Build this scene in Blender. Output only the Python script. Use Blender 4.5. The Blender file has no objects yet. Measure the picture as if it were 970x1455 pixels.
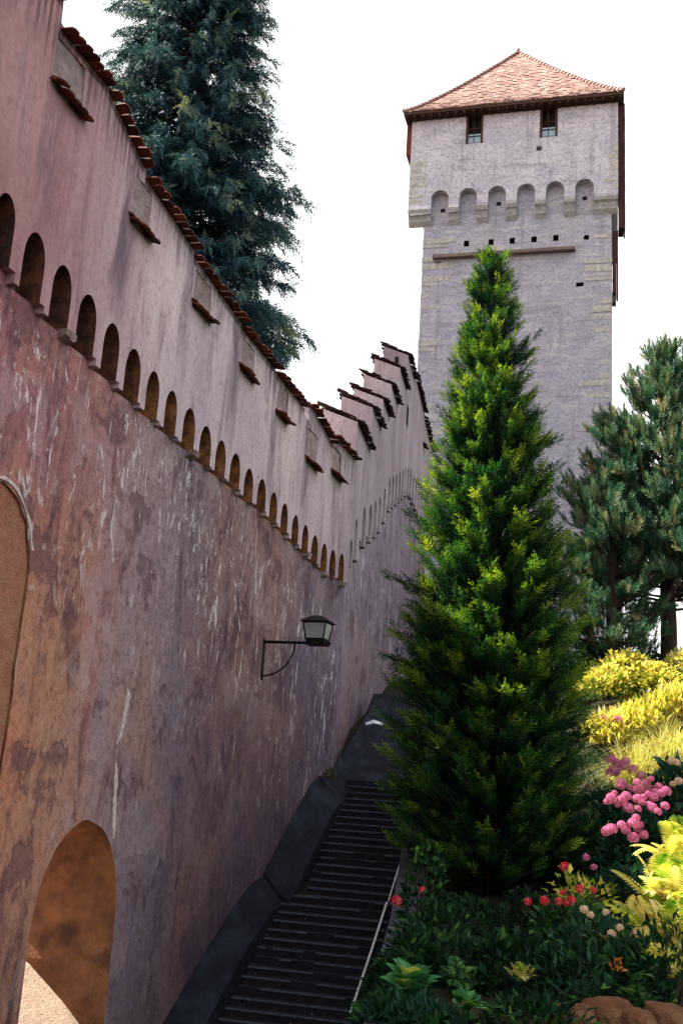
import bpy, bmesh, math, random
import numpy as np
from mathutils import Vector, Matrix
from mathutils.geometry import tessellate_polygon
R = math.radians
sc = bpy.context.scene
col = sc.collection
rng = np.random.default_rng(7)
random.seed(7)

# ------------------------------------------------------------------ camera
CAM = Vector((0, 0, 6.0))
FPX, PITCH, ROLL = 1500.0, R(14), R(3.64)
_f = Vector((0, math.cos(PITCH), math.sin(PITCH)))
_r = Vector((1, 0, 0)); _u = Vector((0, -math.sin(PITCH), math.cos(PITCH)))
CR = _r * math.cos(ROLL) + _u * math.sin(ROLL)
CU = _u * math.cos(ROLL) - _r * math.sin(ROLL)
cd = bpy.data.cameras.new('camera'); cam = bpy.data.objects.new('camera', cd); col.objects.link(cam)
cd.sensor_fit = 'VERTICAL'; cd.sensor_height = 36.0; cd.lens = FPX / 1455 * 36.0
cd.clip_start = 0.1; cd.clip_end = 6000
m3 = Matrix((CR, CU, -_f)).transposed()
cam.matrix_world = Matrix.Translation(CAM) @ m3.to_4x4()
sc.camera = cam

# ------------------------------------------------------------------ sky, sun, exposure
SUN_AZ, SUN_EL = R(-74), R(54)          # azimuth clockwise from +Y
world = bpy.data.worlds.new('World'); sc.world = world; world.use_nodes = True
wn = world.node_tree; wn.nodes.clear()
sky = wn.nodes.new('ShaderNodeTexSky'); sky.sky_type = 'NISHITA'; sky.sun_disc = False
sky.sun_elevation = SUN_EL; sky.sun_rotation = SUN_AZ
sky.air_density = 1.0; sky.dust_density = 4.0; sky.ozone_density = 1.5; sky.altitude = 400
hz = wn.nodes.new('ShaderNodeMix'); hz.data_type = 'RGBA'; hz.inputs[0].default_value = 0.55
hz.inputs[7].default_value = (10.5, 10.2, 9.0, 1)     # thin bright summer haze over the blue
bgn = wn.nodes.new('ShaderNodeBackground'); bgn.inputs[1].default_value = 0.055
wo = wn.nodes.new('ShaderNodeOutputWorld')
wn.links.new(sky.outputs[0], hz.inputs[6]); wn.links.new(hz.outputs[2], bgn.inputs[0]); wn.links.new(bgn.outputs[0], wo.inputs[0])
sd = bpy.data.lights.new('sun', 'SUN'); sd.energy = 5.0; sd.angle = R(0.53); sd.color = (1, .93, .80)
sun = bpy.data.objects.new('sun', sd); col.objects.link(sun)
SDIR = Vector((math.sin(SUN_AZ) * math.cos(SUN_EL), math.cos(SUN_AZ) * math.cos(SUN_EL), math.sin(SUN_EL)))
sun.rotation_euler = SDIR.to_track_quat('Z', 'Y').to_euler()
sc.view_settings.view_transform = 'Standard'; sc.view_settings.look = 'None'
sc.view_settings.exposure = 2.1; sc.view_settings.gamma = 1.0
sc.render.engine = 'CYCLES'
sc.cycles.max_bounces = 5; sc.cycles.diffuse_bounces = 3; sc.cycles.transmission_bounces = 4
sc.cycles.use_denoising = True
sc.cycles.transparent_max_bounces = 6

# ------------------------------------------------------------------ pixel helpers (photo 970x1455)
def at(px, py, depth):
    d = _f * FPX + CR * (px - 485) - CU * (py - 727.5)
    return CAM + d * (depth / d.y)

# ------------------------------------------------------------------ object helpers
def tag(o, label=None, cat=None, group=None, kind=None):
    if label: o['label'] = label
    if cat: o['category'] = cat
    if group: o['group'] = group
    if kind: o['kind'] = kind
    return o
def link(name, me, mat=None, parent=None):
    o = bpy.data.objects.new(name, me); col.objects.link(o)
    if mat is not None:
        for m in (mat if isinstance(mat, (list, tuple)) else [mat]): me.materials.append(m)
    if parent is not None: o.parent = parent
    return o
def empty(name, loc=(0, 0, 0), rz=0.0):
    o = bpy.data.objects.new(name, None); col.objects.link(o)
    o.location = loc; o.rotation_euler = (0, 0, rz); o.empty_display_size = .3
    return o
def fin(name, bm, mat, parent=None, smooth=False):
    bmesh.ops.recalc_face_normals(bm, faces=bm.faces[:])
    me = bpy.data.meshes.new(name); bm.to_mesh(me); bm.free()
    if smooth: me.shade_smooth()
    return link(name, me, mat, parent)
def box(bm, x0, x1, y0, y1, z0, z1, mi=0, M=None):
    vs = [Vector((x, y, z)) for z in (z0, z1) for y in (y0, y1) for x in (x0, x1)]
    if M is not None: vs = [M @ v for v in vs]
    v = [bm.verts.new(p) for p in vs]
    for f in ((0, 2, 3, 1), (4, 5, 7, 6), (0, 1, 5, 4), (2, 6, 7, 3), (0, 4, 6, 2), (1, 3, 7, 5)):
        bm.faces.new([v[i] for i in f]).material_index = mi
    return v
def tube(bm, pts, rads, n=8, mi=0):
    pts = [Vector(p) for p in pts]
    if not hasattr(rads, '__len__'): rads = [rads] * len(pts)
    rings = []
    for i, p in enumerate(pts):
        a = pts[max(i - 1, 0)]; b = pts[min(i + 1, len(pts) - 1)]
        d = (b - a).normalized()
        h = Vector((0, 0, 1)) if abs(d.z) < .9 else Vector((1, 0, 0))
        X = d.cross(h).normalized(); Y = d.cross(X)
        rings.append([bm.verts.new(p + (X * math.cos(2 * math.pi * k / n) + Y * math.sin(2 * math.pi * k / n)) * rads[i]) for k in range(n)])
    for A, B in zip(rings, rings[1:]):
        for k in range(n):
            f = bm.faces.new((A[k], A[(k + 1) % n], B[(k + 1) % n], B[k])); f.material_index = mi; f.smooth = True
    bm.faces.new(rings[0]).material_index = mi; bm.faces.new(rings[-1][::-1]).material_index = mi
def panel(bm, outline, holes, y0, y1, mi=0, side_mi=None, hole_mi=None):
    """extruded polygon in the XZ plane with holes, from depth y0 (front) to y1"""
    loops = [outline] + list(holes)
    tri = tessellate_polygon([[Vector((p[0], p[1], 0)) for p in l] for l in loops])
    flat = [p for l in loops for p in l]
    F = [bm.verts.new((p[0], y0, p[1])) for p in flat]; B = [bm.verts.new((p[0], y1, p[1])) for p in flat]
    for a, b, c in tri:
        try:
            bm.faces.new((F[a], F[b], F[c])).material_index = mi
            bm.faces.new((B[c], B[b], B[a])).material_index = mi
        except ValueError: pass
    k = 0
    for li, l in enumerate(loops):
        n = len(l)
        for i in range(n):
            f = bm.faces.new((F[k + i], F[k + (i + 1) % n], B[k + (i + 1) % n], B[k + i]))
            f.material_index = (side_mi if side_mi is not None else mi) if li == 0 else (hole_mi if hole_mi is not None else mi)
        k += n
def arch_pts(c, hw, zb, zs, rise, n=8):
    """opening outline: foot left, up, over the arch, foot right"""
    return [(c - hw, zb)] + [(c - hw * math.cos(math.pi * i / n), zs + rise * math.sin(math.pi * i / n)) for i in range(n + 1)] + [(c + hw, zb)]

# ------------------------------------------------------------------ materials
class NT:
    def __init__(s, name):
        s.m = bpy.data.materials.new(name); s.m.use_nodes = True; s.t = s.m.node_tree
        s.b = s.t.nodes['Principled BSDF']; s.out = s.t.nodes['Material Output']
    def n(s, t, **k):
        o = s.t.nodes.new(t)
        for a, v in k.items(): setattr(o, a, v)
        return o
    def l(s, a, b): s.t.links.new(a, b)
    def coord(s, scale=(1, 1, 1), rot=(0, 0, 0), kind='Object'):
        c = s.n('ShaderNodeTexCoord'); mp = s.n('ShaderNodeMapping')
        mp.inputs['Scale'].default_value = scale; mp.inputs['Rotation'].default_value = rot
        s.l(c.outputs[kind], mp.inputs[0]); return mp.outputs[0]
    def noise(s, vec, scale, detail=4, rough=.6, dist=0.0):
        o = s.n('ShaderNodeTexNoise'); o.inputs['Scale'].default_value = scale; o.inputs['Detail'].default_value = detail
        o.inputs['Roughness'].default_value = rough; o.inputs['Distortion'].default_value = dist
        s.l(vec, o.inputs['Vector']); return o.outputs[0]
    def ramp(s, fac, stops, interp='LINEAR'):
        o = s.n('ShaderNodeValToRGB'); o.color_ramp.interpolation = interp
        e = o.color_ramp.elements
        while len(e) < len(stops): e.new(.5)
        for i, (p, c) in enumerate(stops):
            e[i].position = p
            e[i].color = (c, c, c, 1) if not hasattr(c, '__len__') else (*c, 1)
        s.l(fac, o.inputs[0]); return o.outputs[0]
    def mix(s, fac, a, b, mode='MIX'):
        o = s.n('ShaderNodeMix'); o.data_type = 'RGBA'; o.blend_type = mode
        for v, i in ((fac, 0), (a, 6), (b, 7)):
            if hasattr(v, 'links') or isinstance(v, bpy.types.NodeSocket): s.l(v, o.inputs[i])
            else: o.inputs[i].default_value = v if i == 0 else (*v, 1)
        return o.outputs[2]
    def math(s, op, a, b=0.0, clamp=False):
        o = s.n('ShaderNodeMath'); o.operation = op; o.use_clamp = clamp
        for v, i in ((a, 0), (b, 1)):
            if isinstance(v, bpy.types.NodeSocket): s.l(v, o.inputs[i])
            else: o.inputs[i].default_value = v
        return o.outputs[0]
    def xyz(s, kind='Object'):
        c = s.n('ShaderNodeTexCoord'); x = s.n('ShaderNodeSeparateXYZ'); s.l(c.outputs[kind], x.inputs[0]); return x.outputs
    def lin(s, v, a, b):      # 0 at a, 1 at b
        o = s.n('ShaderNodeMapRange'); o.inputs[1].default_value = a; o.inputs[2].default_value = b
        s.l(v, o.inputs[0]); return o.outputs[0]
    def bump(s, h, strength=.5, dist=.02, prev=None):
        o = s.n('ShaderNodeBump'); o.inputs['Strength'].default_value = strength; o.inputs['Distance'].default_value = dist
        s.l(h, o.inputs['Height'])
        if prev is not None: s.l(prev, o.inputs['Normal'])
        return o.outputs[0]
    def done(s, color, rough=.9, normal=None, spec=.2):
        if isinstance(color, bpy.types.NodeSocket): s.l(color, s.b.inputs['Base Color'])
        else: s.b.inputs['Base Color'].default_value = (*color, 1)
        s.b.inputs['Roughness'].default_value = rough
        s.b.inputs['Specular IOR Level'].default_value = spec
        if normal is not None: s.l(normal, s.b.inputs['Normal'])
        return s.m

def mat_plaster_low(name, red):
    """weathered lime render: rust-brown near, lilac grey further up; red shifts the patch pattern"""
    t = NT(name); X = t.xyz()
    big = t.noise(t.coord((1, 1, .7)), .7, 6, .65, .6)
    st = t.noise(t.coord((2.6, 2.6, .62)), 1.0, 8, .72, .8)
    fine = t.noise(t.coord((1, 1, .8)), 9, 7, .78)
    low_z = t.math('ADD', t.lin(X[2], 9.6, 7.4), t.math('MULTIPLY', t.math('SUBTRACT', big, .5), 1.8), True)
    wtop = t.mix(t.ramp(big, [(.35, 0), (.65, 1)]), (.31, .125, .15), (.43, .19, .195))
    wlow = t.mix(t.ramp(big, [(.35, 0), (.65, 1)]), (.50, .175, .11), (.57, .26, .155))
    warm = t.mix(low_z, wtop, wlow)
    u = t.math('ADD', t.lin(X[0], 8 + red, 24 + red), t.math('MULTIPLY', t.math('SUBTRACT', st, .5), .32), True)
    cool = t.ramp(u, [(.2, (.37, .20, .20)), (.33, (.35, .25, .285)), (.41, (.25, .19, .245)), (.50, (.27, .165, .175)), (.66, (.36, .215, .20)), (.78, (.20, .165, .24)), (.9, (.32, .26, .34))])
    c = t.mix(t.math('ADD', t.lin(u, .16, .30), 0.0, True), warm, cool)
    # rust patches low on the near wall, brownish warm band around the lantern
    patch = t.math('MULTIPLY', t.ramp(t.noise(t.coord((1, 1, .7)), .42, 3, .5, .3), [(.47, 0), (.58, 1)]), .55)
    c = t.mix(t.math('MULTIPLY', patch, t.lin(X[2], 10.5, 7.0)), c, (.44, .24, .16))
    c = t.mix(t.ramp(st, [(.32, .95), (.5, 0)]), c, (.08, .045, .07))      # dark run-off streaks
    c = t.mix(t.ramp(fine, [(.34, .6), (.52, 0)]), c, (.09, .05, .055))
    c = t.mix(t.ramp(fine, [(.54, 0), (.72, .5)]), c, (.42, .29, .27))
    # white lime bloom: thin vertical scabs, strongest under the arches
    ef = t.noise(t.coord((4.6, 4.6, 1.35)), 1.0, 6, .78, 1.4)
    z = t.math('ADD', t.math('MULTIPLY', X[2], 1.0), t.math('MULTIPLY', X[0], .21))
    band = t.math('MULTIPLY', t.lin(z, 9.2, 12.0), t.lin(z, 14.2, 13.4), True)
    ex = t.math('MULTIPLY', t.ramp(ef, [(.575, 0), (.615, 1)]), t.math('ADD', t.math('MULTIPLY', band, .62), .10), True)
    pn = t.noise(t.coord((1, 1, .8)), .95, 7, .62, .2)
    c = t.mix(t.ramp(pn, [(.54, 0), (.575, .30)]), c, (.47, .36, .38))       # thin skin of newer render
    c = t.mix(t.ramp(pn, [(.40, .6), (.43, 0)]), c, (.12, .06, .075))      # skin fallen away
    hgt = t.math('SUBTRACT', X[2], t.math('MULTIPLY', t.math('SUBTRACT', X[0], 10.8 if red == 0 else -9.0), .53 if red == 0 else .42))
    foot_shade = t.math('MULTIPLY', t.math('ADD', t.lin(hgt, 7.0, .6), t.math('MULTIPLY', t.math('SUBTRACT', big, .5), 1.3), True), t.lin(X[0], 12.2, 16.5) if red == 0 else .9)
    c = t.mix(t.math('MULTIPLY', foot_shade, .84), c, (.075, .05, .085))  # shade gathering towards the wall foot, painted into the plaster colour
    c = t.mix(ex, c, (.80, .74, .78))
    vc = t.n('ShaderNodeTexVoronoi'); vc.feature = 'DISTANCE_TO_EDGE'; vc.inputs['Scale'].default_value = .55
    t.l(t.coord((1, 1, .35)), vc.inputs['Vector'])
    h = t.mix(.5, fine, t.noise(t.coord(), 3.0, 5, .6))
    h = t.mix(.25, h, t.ramp(pn, [(.39, 0), (.40, .5), (.55, .5), (.56, 1)]))
    nb = t.bump(h, 1.0, .07)
    nb = t.bump(t.noise(t.coord(), 40, 4, .7), .6, .012, nb)
    return t.done(c, .95, nb, .1)
def mat_plaster_up(name, sh=0):
    t = NT(name); X = t.xyz()
    big = t.noise(t.coord((1, 1, .6)), .6, 4, .6, .3)
    st = t.noise(t.coord((3.0, 3.0, .5)), 1.0, 8, .70, .7)
    fine = t.noise(t.coord((1, 1, .8)), 11, 7, .76)
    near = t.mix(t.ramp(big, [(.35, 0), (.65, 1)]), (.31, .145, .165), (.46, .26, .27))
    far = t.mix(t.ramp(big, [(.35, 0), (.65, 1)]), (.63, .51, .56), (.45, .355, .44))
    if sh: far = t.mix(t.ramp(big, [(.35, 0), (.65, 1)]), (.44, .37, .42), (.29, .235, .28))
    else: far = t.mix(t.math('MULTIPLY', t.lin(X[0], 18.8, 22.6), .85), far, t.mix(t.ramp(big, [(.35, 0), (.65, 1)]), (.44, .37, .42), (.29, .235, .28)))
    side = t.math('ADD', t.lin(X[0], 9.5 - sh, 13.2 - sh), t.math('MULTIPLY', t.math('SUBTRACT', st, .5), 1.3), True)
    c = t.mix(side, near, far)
    c = t.mix(t.ramp(st, [(.32, .75), (.47, 0)]), c, (.20, .15, .19))
    c = t.mix(t.ramp(fine, [(.36, .45), (.5, 0)]), c, (.20, .12, .13))
    c = t.mix(t.ramp(fine, [(.56, 0), (.74, .45)]), c, (.56, .48, .46))
    if sh == 0:
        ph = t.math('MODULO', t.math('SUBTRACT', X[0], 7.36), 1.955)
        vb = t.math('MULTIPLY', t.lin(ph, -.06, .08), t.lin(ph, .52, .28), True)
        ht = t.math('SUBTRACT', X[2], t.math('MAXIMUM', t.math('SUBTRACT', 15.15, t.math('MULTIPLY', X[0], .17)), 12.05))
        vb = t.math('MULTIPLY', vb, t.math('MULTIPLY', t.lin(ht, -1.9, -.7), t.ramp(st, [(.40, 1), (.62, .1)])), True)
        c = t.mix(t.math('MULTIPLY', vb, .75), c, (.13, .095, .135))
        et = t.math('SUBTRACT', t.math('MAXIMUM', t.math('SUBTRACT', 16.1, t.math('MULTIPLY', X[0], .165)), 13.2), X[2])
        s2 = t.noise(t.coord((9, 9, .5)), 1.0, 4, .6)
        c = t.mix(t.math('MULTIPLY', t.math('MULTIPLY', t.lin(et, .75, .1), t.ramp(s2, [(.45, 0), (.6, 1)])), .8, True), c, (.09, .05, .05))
    nb = t.bump(t.mix(.5, fine, t.noise(t.coord(), 3.0, 5, .6)), .8, .045)
    nb = t.bump(t.noise(t.coord(), 42, 4, .7), .5, .01, nb)
    return t.done(c, .95, nb, .1)
def mat_simple(name, c1, c2, scale=6, rough=.85, bump=.4, dist=.02, stretch=(1, 1, 1), spec=.2, c3=None):
    t = NT(name); v = t.coord(stretch)
    n1 = t.noise(v, scale, 6, .65, .3)
    c = t.mix(t.ramp(n1, [(.35, 0), (.65, 1)]), c1, c2)
    if c3: c = t.mix(t.ramp(t.noise(v, scale * .35, 4, .6), [(.5, 0), (.62, .8)]), c, c3)
    nb = t.bump(t.noise(v, scale * 3, 5, .7), bump, dist)
    return t.done(c, rough, nb, spec)
def mat_obj_var(name, cols, rough=.85, scale=8, bump=.4):
    """tile-like colour per loose piece (Random Per Island) and fine mottling"""
    t = NT(name); g = t.n('ShaderNodeNewGeometry')
    c = t.ramp(g.outputs['Random Per Island'], [(i / (len(cols) - 1), c) for i, c in enumerate(cols)])
    n1 = t.noise(t.coord(), scale, 5, .7)
    c = t.mix(t.ramp(n1, [(.35, .6), (.6, 0)]), c, tuple(x * .4 for x in cols[0]))
    return t.done(c, rough, t.bump(n1, bump, .01), .25)
def mat_leaf(name, stops, transl=.35, rough=.75, spec=.10, tcol=1.6):
    t = NT(name); a = t.n('ShaderNodeAttribute'); a.attribute_name = 'tint'
    c = t.ramp(a.outputs['Fac'], stops)
    t.done(c, rough, None, spec)
    tr = t.n('ShaderNodeBsdfTranslucent'); t.l(t.mix(1.0, c, (tcol, tcol * .95, tcol * .4), 'MULTIPLY'), tr.inputs[0])
    mx = t.n('ShaderNodeMixShader'); mx.inputs[0].default_value = transl
    t.l(t.b.outputs[0], mx.inputs[1]); t.l(tr.outputs[0], mx.inputs[2]); t.l(mx.outputs[0], t.out.inputs[0])
    return t.m
def mat_tower(name, coursed, tone=(1, 1, 1)):
    """rubble masonry under thin render; coursed brings the blocks out"""
    t = NT(name); v = t.coord()
    n0 = t.noise(v, 1.1, 5, .65, .4); n1 = t.noise(v, 7, 6, .75)
    c = t.mix(t.ramp(n0, [(.35, 0), (.65, 1)]), (.27 * tone[0], .25 * tone[1], .285 * tone[2]), (.37 * tone[0], .34 * tone[1], .355 * tone[2]))
    c = t.mix(t.ramp(n1, [(.36, .7), (.52, 0)]), c, (.15, .135, .165))
    c = t.mix(t.ramp(n1, [(.55, 0), (.7, .6)]), c, (.50, .46, .44))
    pb = t.noise(t.coord((.55, 1, 2.6)), 1.3, 5, .7, .6)
    c = t.mix(t.ramp(pb, [(.55, 0), (.62, .5 if coursed else .25)]), c, (.58, .54, .52))
    c = t.mix(t.ramp(pb, [(.36, .45), (.44, 0)]), c, (.19, .175, .21))
    dr = t.noise(t.coord((2.2, 2.2, .12)), 1.0, 4, .6)
    c = t.mix(t.ramp(dr, [(.36, .35), (.46, 0)]), c, (.17, .155, .19))
    h = n1
    if coursed:
        br = t.n('ShaderNodeTexBrick'); br.inputs['Scale'].default_value = 1.0
        br.inputs['Brick Width'].default_value = .72; br.inputs['Row Height'].default_value = .27
        br.inputs['Mortar Size'].default_value = .03; br.inputs['Mortar Smooth'].default_value = .8
        br.inputs['Color1'].default_value = (.3, .3, .3, 1); br.inputs['Color2'].default_value = (.85, .85, .85, 1); br.inputs['Mortar'].default_value = (0, 0, 0, 1)
        vv = t.n('ShaderNodeVectorMath'); vv.operation = 'ADD'
        nz = t.n('ShaderNodeTexNoise'); nz.inputs['Scale'].default_value = 1.7; nz.inputs['Detail'].default_value = 4; t.l(v, nz.inputs['Vector'])
        sc_ = t.n('ShaderNodeVectorMath'); sc_.operation = 'SCALE'; sc_.inputs['Scale'].default_value = .6
        t.l(nz.outputs[1], sc_.inputs[0]); t.l(t.coord((1, 1, 1), (R(90), 0, 0)), vv.inputs[0]); t.l(sc_.outputs[0], vv.inputs[1])
        t.l(vv.outputs[0], br.inputs['Vector'])
        msk = t.ramp(t.noise(v, .5, 4, .6), [(.42, .05), (.6, coursed)])
        c = t.mix(t.math('MULTIPLY', msk, .75), c, t.mix(br.outputs['Color'], (.20, .195, .22), (.46, .45, .48)))
        h = t.mix(t.math('MULTIPLY', msk, .6), n1, br.outputs['Color'])
    nb = t.bump(h, .7, .06)
    return t.done(c, .95, nb, .1)

M = {}
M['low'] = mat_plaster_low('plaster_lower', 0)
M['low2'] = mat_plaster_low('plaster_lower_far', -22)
M['up'] = mat_plaster_up('plaster_upper')
M['up2'] = mat_plaster_up('plaster_upper_far', 20)
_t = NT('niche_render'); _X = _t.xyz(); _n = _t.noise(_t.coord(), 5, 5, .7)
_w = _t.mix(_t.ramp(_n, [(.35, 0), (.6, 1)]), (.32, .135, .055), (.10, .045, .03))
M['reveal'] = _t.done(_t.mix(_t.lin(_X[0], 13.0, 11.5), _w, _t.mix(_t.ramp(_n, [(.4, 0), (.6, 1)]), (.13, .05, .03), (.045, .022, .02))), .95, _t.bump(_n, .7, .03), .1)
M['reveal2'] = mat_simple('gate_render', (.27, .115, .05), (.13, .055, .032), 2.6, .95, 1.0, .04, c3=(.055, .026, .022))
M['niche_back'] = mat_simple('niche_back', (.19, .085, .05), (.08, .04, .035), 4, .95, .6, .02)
M['rubble'] = mat_simple('crenel_rubble', (.26, .19, .20), (.40, .32, .33), 7, .95, 1.0, .05)
M['redpatch'] = mat_simple('rough_red_render', (.47, .20, .14), (.33, .13, .095), 9, .95, 1.0, .05, c3=(.42, .21, .13))
M['lime'] = mat_simple('lime_line', (.66, .58, .58), (.42, .30, .30), 14, .95, .8, .02)
M['corbel'] = mat_simple('corbel_stone', (.22, .14, .12), (.33, .25, .23), 5, .9, .8, .03, c3=(.12, .07, .07))
M['tile'] = mat_obj_var('wall_tiles', [(.05, .015, .014), (.15, .028, .017), (.035, .015, .018), (.20, .04, .02), (.07, .02, .018)], .85, 9)
M['rooftile'] = mat_obj_var('tower_roof_tiles', [(.24, .125, .11), (.32, .20, .18), (.27, .15, .135), (.37, .25, .225), (.21, .11, .10)], .85, 3)
M['darktile'] = mat_obj_var('flank_tiles', [(.035, .014, .018), (.06, .02, .022), (.025, .012, .018), (.08, .025, .025)], .85, 9)
M['timber'] = mat_simple('dark_timber', (.07, .03, .02), (.035, .018, .015), 8, .8, .5, .01, (1, 1, 1))
M['timber_grey'] = mat_simple('weathered_timber', (.20, .15, .14), (.12, .09, .09), 6, .85, .4, .01, (.2, 1, 1))
M['dark'] = mat_simple('hole_dark', (.012, .01, .012), (.02, .016, .02), 6, .95, .1)
M['twr_up'] = mat_tower('tower_render', 0, (1.62, 1.66, 1.82))
M['twr_low'] = mat_tower('tower_masonry', .55, (1.22, 1.28, 1.5))
M['quoin'] = mat_obj_var('sandstone_quoins', [(.34, .33, .36), (.43, .41, .42), (.38, .37, .40), (.48, .45, .43)], .95, 5, .6)
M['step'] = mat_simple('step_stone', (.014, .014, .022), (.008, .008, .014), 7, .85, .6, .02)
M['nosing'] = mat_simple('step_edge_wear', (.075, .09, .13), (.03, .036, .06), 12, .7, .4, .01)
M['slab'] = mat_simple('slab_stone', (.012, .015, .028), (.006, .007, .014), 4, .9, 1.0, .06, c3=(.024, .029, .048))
M['retain'] = mat_simple('retaining_stone', (.03, .03, .045), (.06, .058, .08), 4, .9, .8, .04)
M['iron'] = mat_simple('black_iron', (.007, .007, .008), (.010, .009, .010), 20, .7, .2, .003, spec=.15)
M['rail'] = mat_simple('galvanised_rail', (.75, .75, .8), (.6, .6, .62), 25, .4, .2, .003, spec=.5)
M['soil'] = mat_simple('garden_soil', (.028, .018, .012), (.05, .035, .02), 5, .95, .8, .05, c3=(.03, .045, .012))
M['bark'] = mat_simple('pine_bark', (.05, .035, .03), (.025, .018, .017), 5, .95, 1.0, .03, (1, 1, .25))
M['barkred'] = mat_simple('red_bark', (.30, .09, .035), (.12, .04, .02), 6, .9, 1.0, .02, (1, 1, .2))
M['rock'] = mat_simple('brown_rock', (.16, .065, .03), (.07, .03, .02), 5, .9, 1.0, .08, c3=(.24, .12, .06))
M['gravel'] = mat_simple('pale_gravel', (.50, .37, .28), (.36, .25, .19), 9, .95, 1.0, .05)
M['paper'] = mat_simple('pale_paper', (.6, .66, .74), (.5, .55, .62), 6, .7, .2)
gl = NT('lantern_glass'); gl.b.inputs['Base Color'].default_value = (.55, .58, .62, 1); gl.b.inputs['Roughness'].default_value = .25
gl.b.inputs['Transmission Weight'].default_value = .55; M['glass'] = gl.m
wg = NT('window_glass'); wg.b.inputs['Base Color'].default_value = (.16, .24, .34, 1); wg.b.inputs['Roughness'].default_value = .15; wg.b.inputs['Specular IOR Level'].default_value = 1.0
M['wglass'] = wg.m
bl = NT('opal_bulb'); M['bulb'] = bl.done((.75, .62, .45), .3)

# leaves
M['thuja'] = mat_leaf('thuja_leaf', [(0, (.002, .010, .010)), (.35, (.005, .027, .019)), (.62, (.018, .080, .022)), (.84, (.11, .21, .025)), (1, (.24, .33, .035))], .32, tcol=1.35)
M['cedar'] = mat_leaf('blue_conifer_leaf', [(0, (.004, .016, .030)), (.4, (.012, .046, .078)), (.72, (.045, .115, .135)), (1, (.22, .27, .17))], .2, tcol=1.0)
M['pine'] = mat_leaf('pine_needle', [(0, (.008, .035, .035)), (.4, (.03, .10, .06)), (.75, (.11, .18, .11)), (1, (.26, .23, .14))], .2, tcol=1.1)
M['yellow'] = mat_leaf('yellow_foliage', [(0, (.05, .12, .015)), (.35, (.30, .33, .05)), (1, (.70, .58, .20))], .45, tcol=1.3)
M['yfern'] = mat_leaf('fern_gold', [(0, (.10, .22, .02)), (.4, (.42, .43, .09)), (1, (.70, .60, .27))], .5, tcol=1.35)
M['green'] = mat_leaf('garden_leaf', [(0, (.003, .010, .008)), (.5, (.008, .035, .014)), (.8, (.03, .10, .03)), (1, (.10, .20, .04))], .25)
M['bluegreen'] = mat_leaf('hydrangea_leaf', [(0, (.004, .018, .014)), (.5, (.012, .045, .030)), (1, (.05, .12, .07))], .3)
M['hosta'] = mat_leaf('hosta_leaf', [(0, (.02, .09, .04)), (.6, (.06, .20, .07)), (1, (.30, .36, .08))], .3)
M['grass'] = mat_leaf('pale_grass', [(0, (.22, .24, .06)), (.5, (.45, .43, .16)), (1, (.62, .55, .26))], .4, tcol=1.2)
M['moss'] = mat_leaf('dry_moss', [(0, (.05, .05, .02)), (1, (.13, .12, .04))], .2)
M['pink'] = mat_leaf('hydrangea_petal', [(0, (.36, .06, .18)), (.5, (.52, .13, .31)), (1, (.68, .28, .46))], .3, tcol=1.0)
M['palef'] = mat_leaf('pale_petal', [(0, (.6, .38, .2)), (1, (.75, .6, .5))], .3, tcol=1.0)
M['redf'] = mat_leaf('rose_petal', [(0, (.42, .015, .03)), (.6, (.62, .05, .08)), (1, (.75, .2, .22))], .3, tcol=1.0)
M['orange'] = mat_leaf('dry_orange_leaf', [(0, (.4, .10, .02)), (1, (.6, .25, .05))], .3, tcol=1.0)

# ------------------------------------------------------------------ mesh instancing in numpy
def norm(a): return a / np.maximum(np.linalg.norm(a, axis=-1, keepdims=True), 1e-9)
def scatter(name, V, Q, pos, X, N, scale, tint, mat, parent=None):
    """copies of a little template (V verts, Q quads) merged into ONE plant mesh; X = growth direction, N = rough normal"""
    pos = np.asarray(pos, float); X = norm(np.asarray(X, float)); N = np.asarray(N, float)
    Y = norm(np.cross(N, X)); Z = np.cross(X, Y)
    k, n = len(pos), len(V)
    sc_ = np.asarray(scale, float).reshape(k, 1, 1)
    W = pos[:, None, :] + sc_ * (V[None, :, 0:1] * X[:, None, :] + V[None, :, 1:2] * Y[:, None, :] + V[None, :, 2:3] * Z[:, None, :])
    F = (Q[None] + (np.arange(k) * n)[:, None, None]).reshape(-1, 4)
    me = bpy.data.meshes.new(name)
    me.vertices.add(k * n); me.vertices.foreach_set('co', W.reshape(-1).astype(np.float32))
    me.loops.add(F.size); me.loops.foreach_set('vertex_index', F.reshape(-1).astype(np.int32))
    me.polygons.add(len(F)); me.polygons.foreach_set('loop_start', (np.arange(len(F)) * 4).astype(np.int32))
    me.update(calc_edges=True)
    at_ = me.attributes.new('tint', 'FLOAT', 'POINT')
    at_.data.foreach_set('value', np.repeat(np.clip(np.asarray(tint, float), 0, 1), n).astype(np.float32))
    return link(name, me, mat, parent)
def diamonds(segs):
    """segs: (base, tip, half width, lift) -> a diamond quad each"""
    V, Q = [], []
    for a, b, w, lift in segs:
        a = np.array(a, float); b = np.array(b, float); d = b - a; s = np.array([-d[1], d[0], 0]); s = s / (np.linalg.norm(s) + 1e-9) * w
        m = a + d * .45 + np.array([0, 0, lift]); i = len(V)
        V += [a, m + s, b, m - s]; Q.append([i, i + 1, i + 2, i + 3])
    return np.array(V), np.array(Q)
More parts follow.
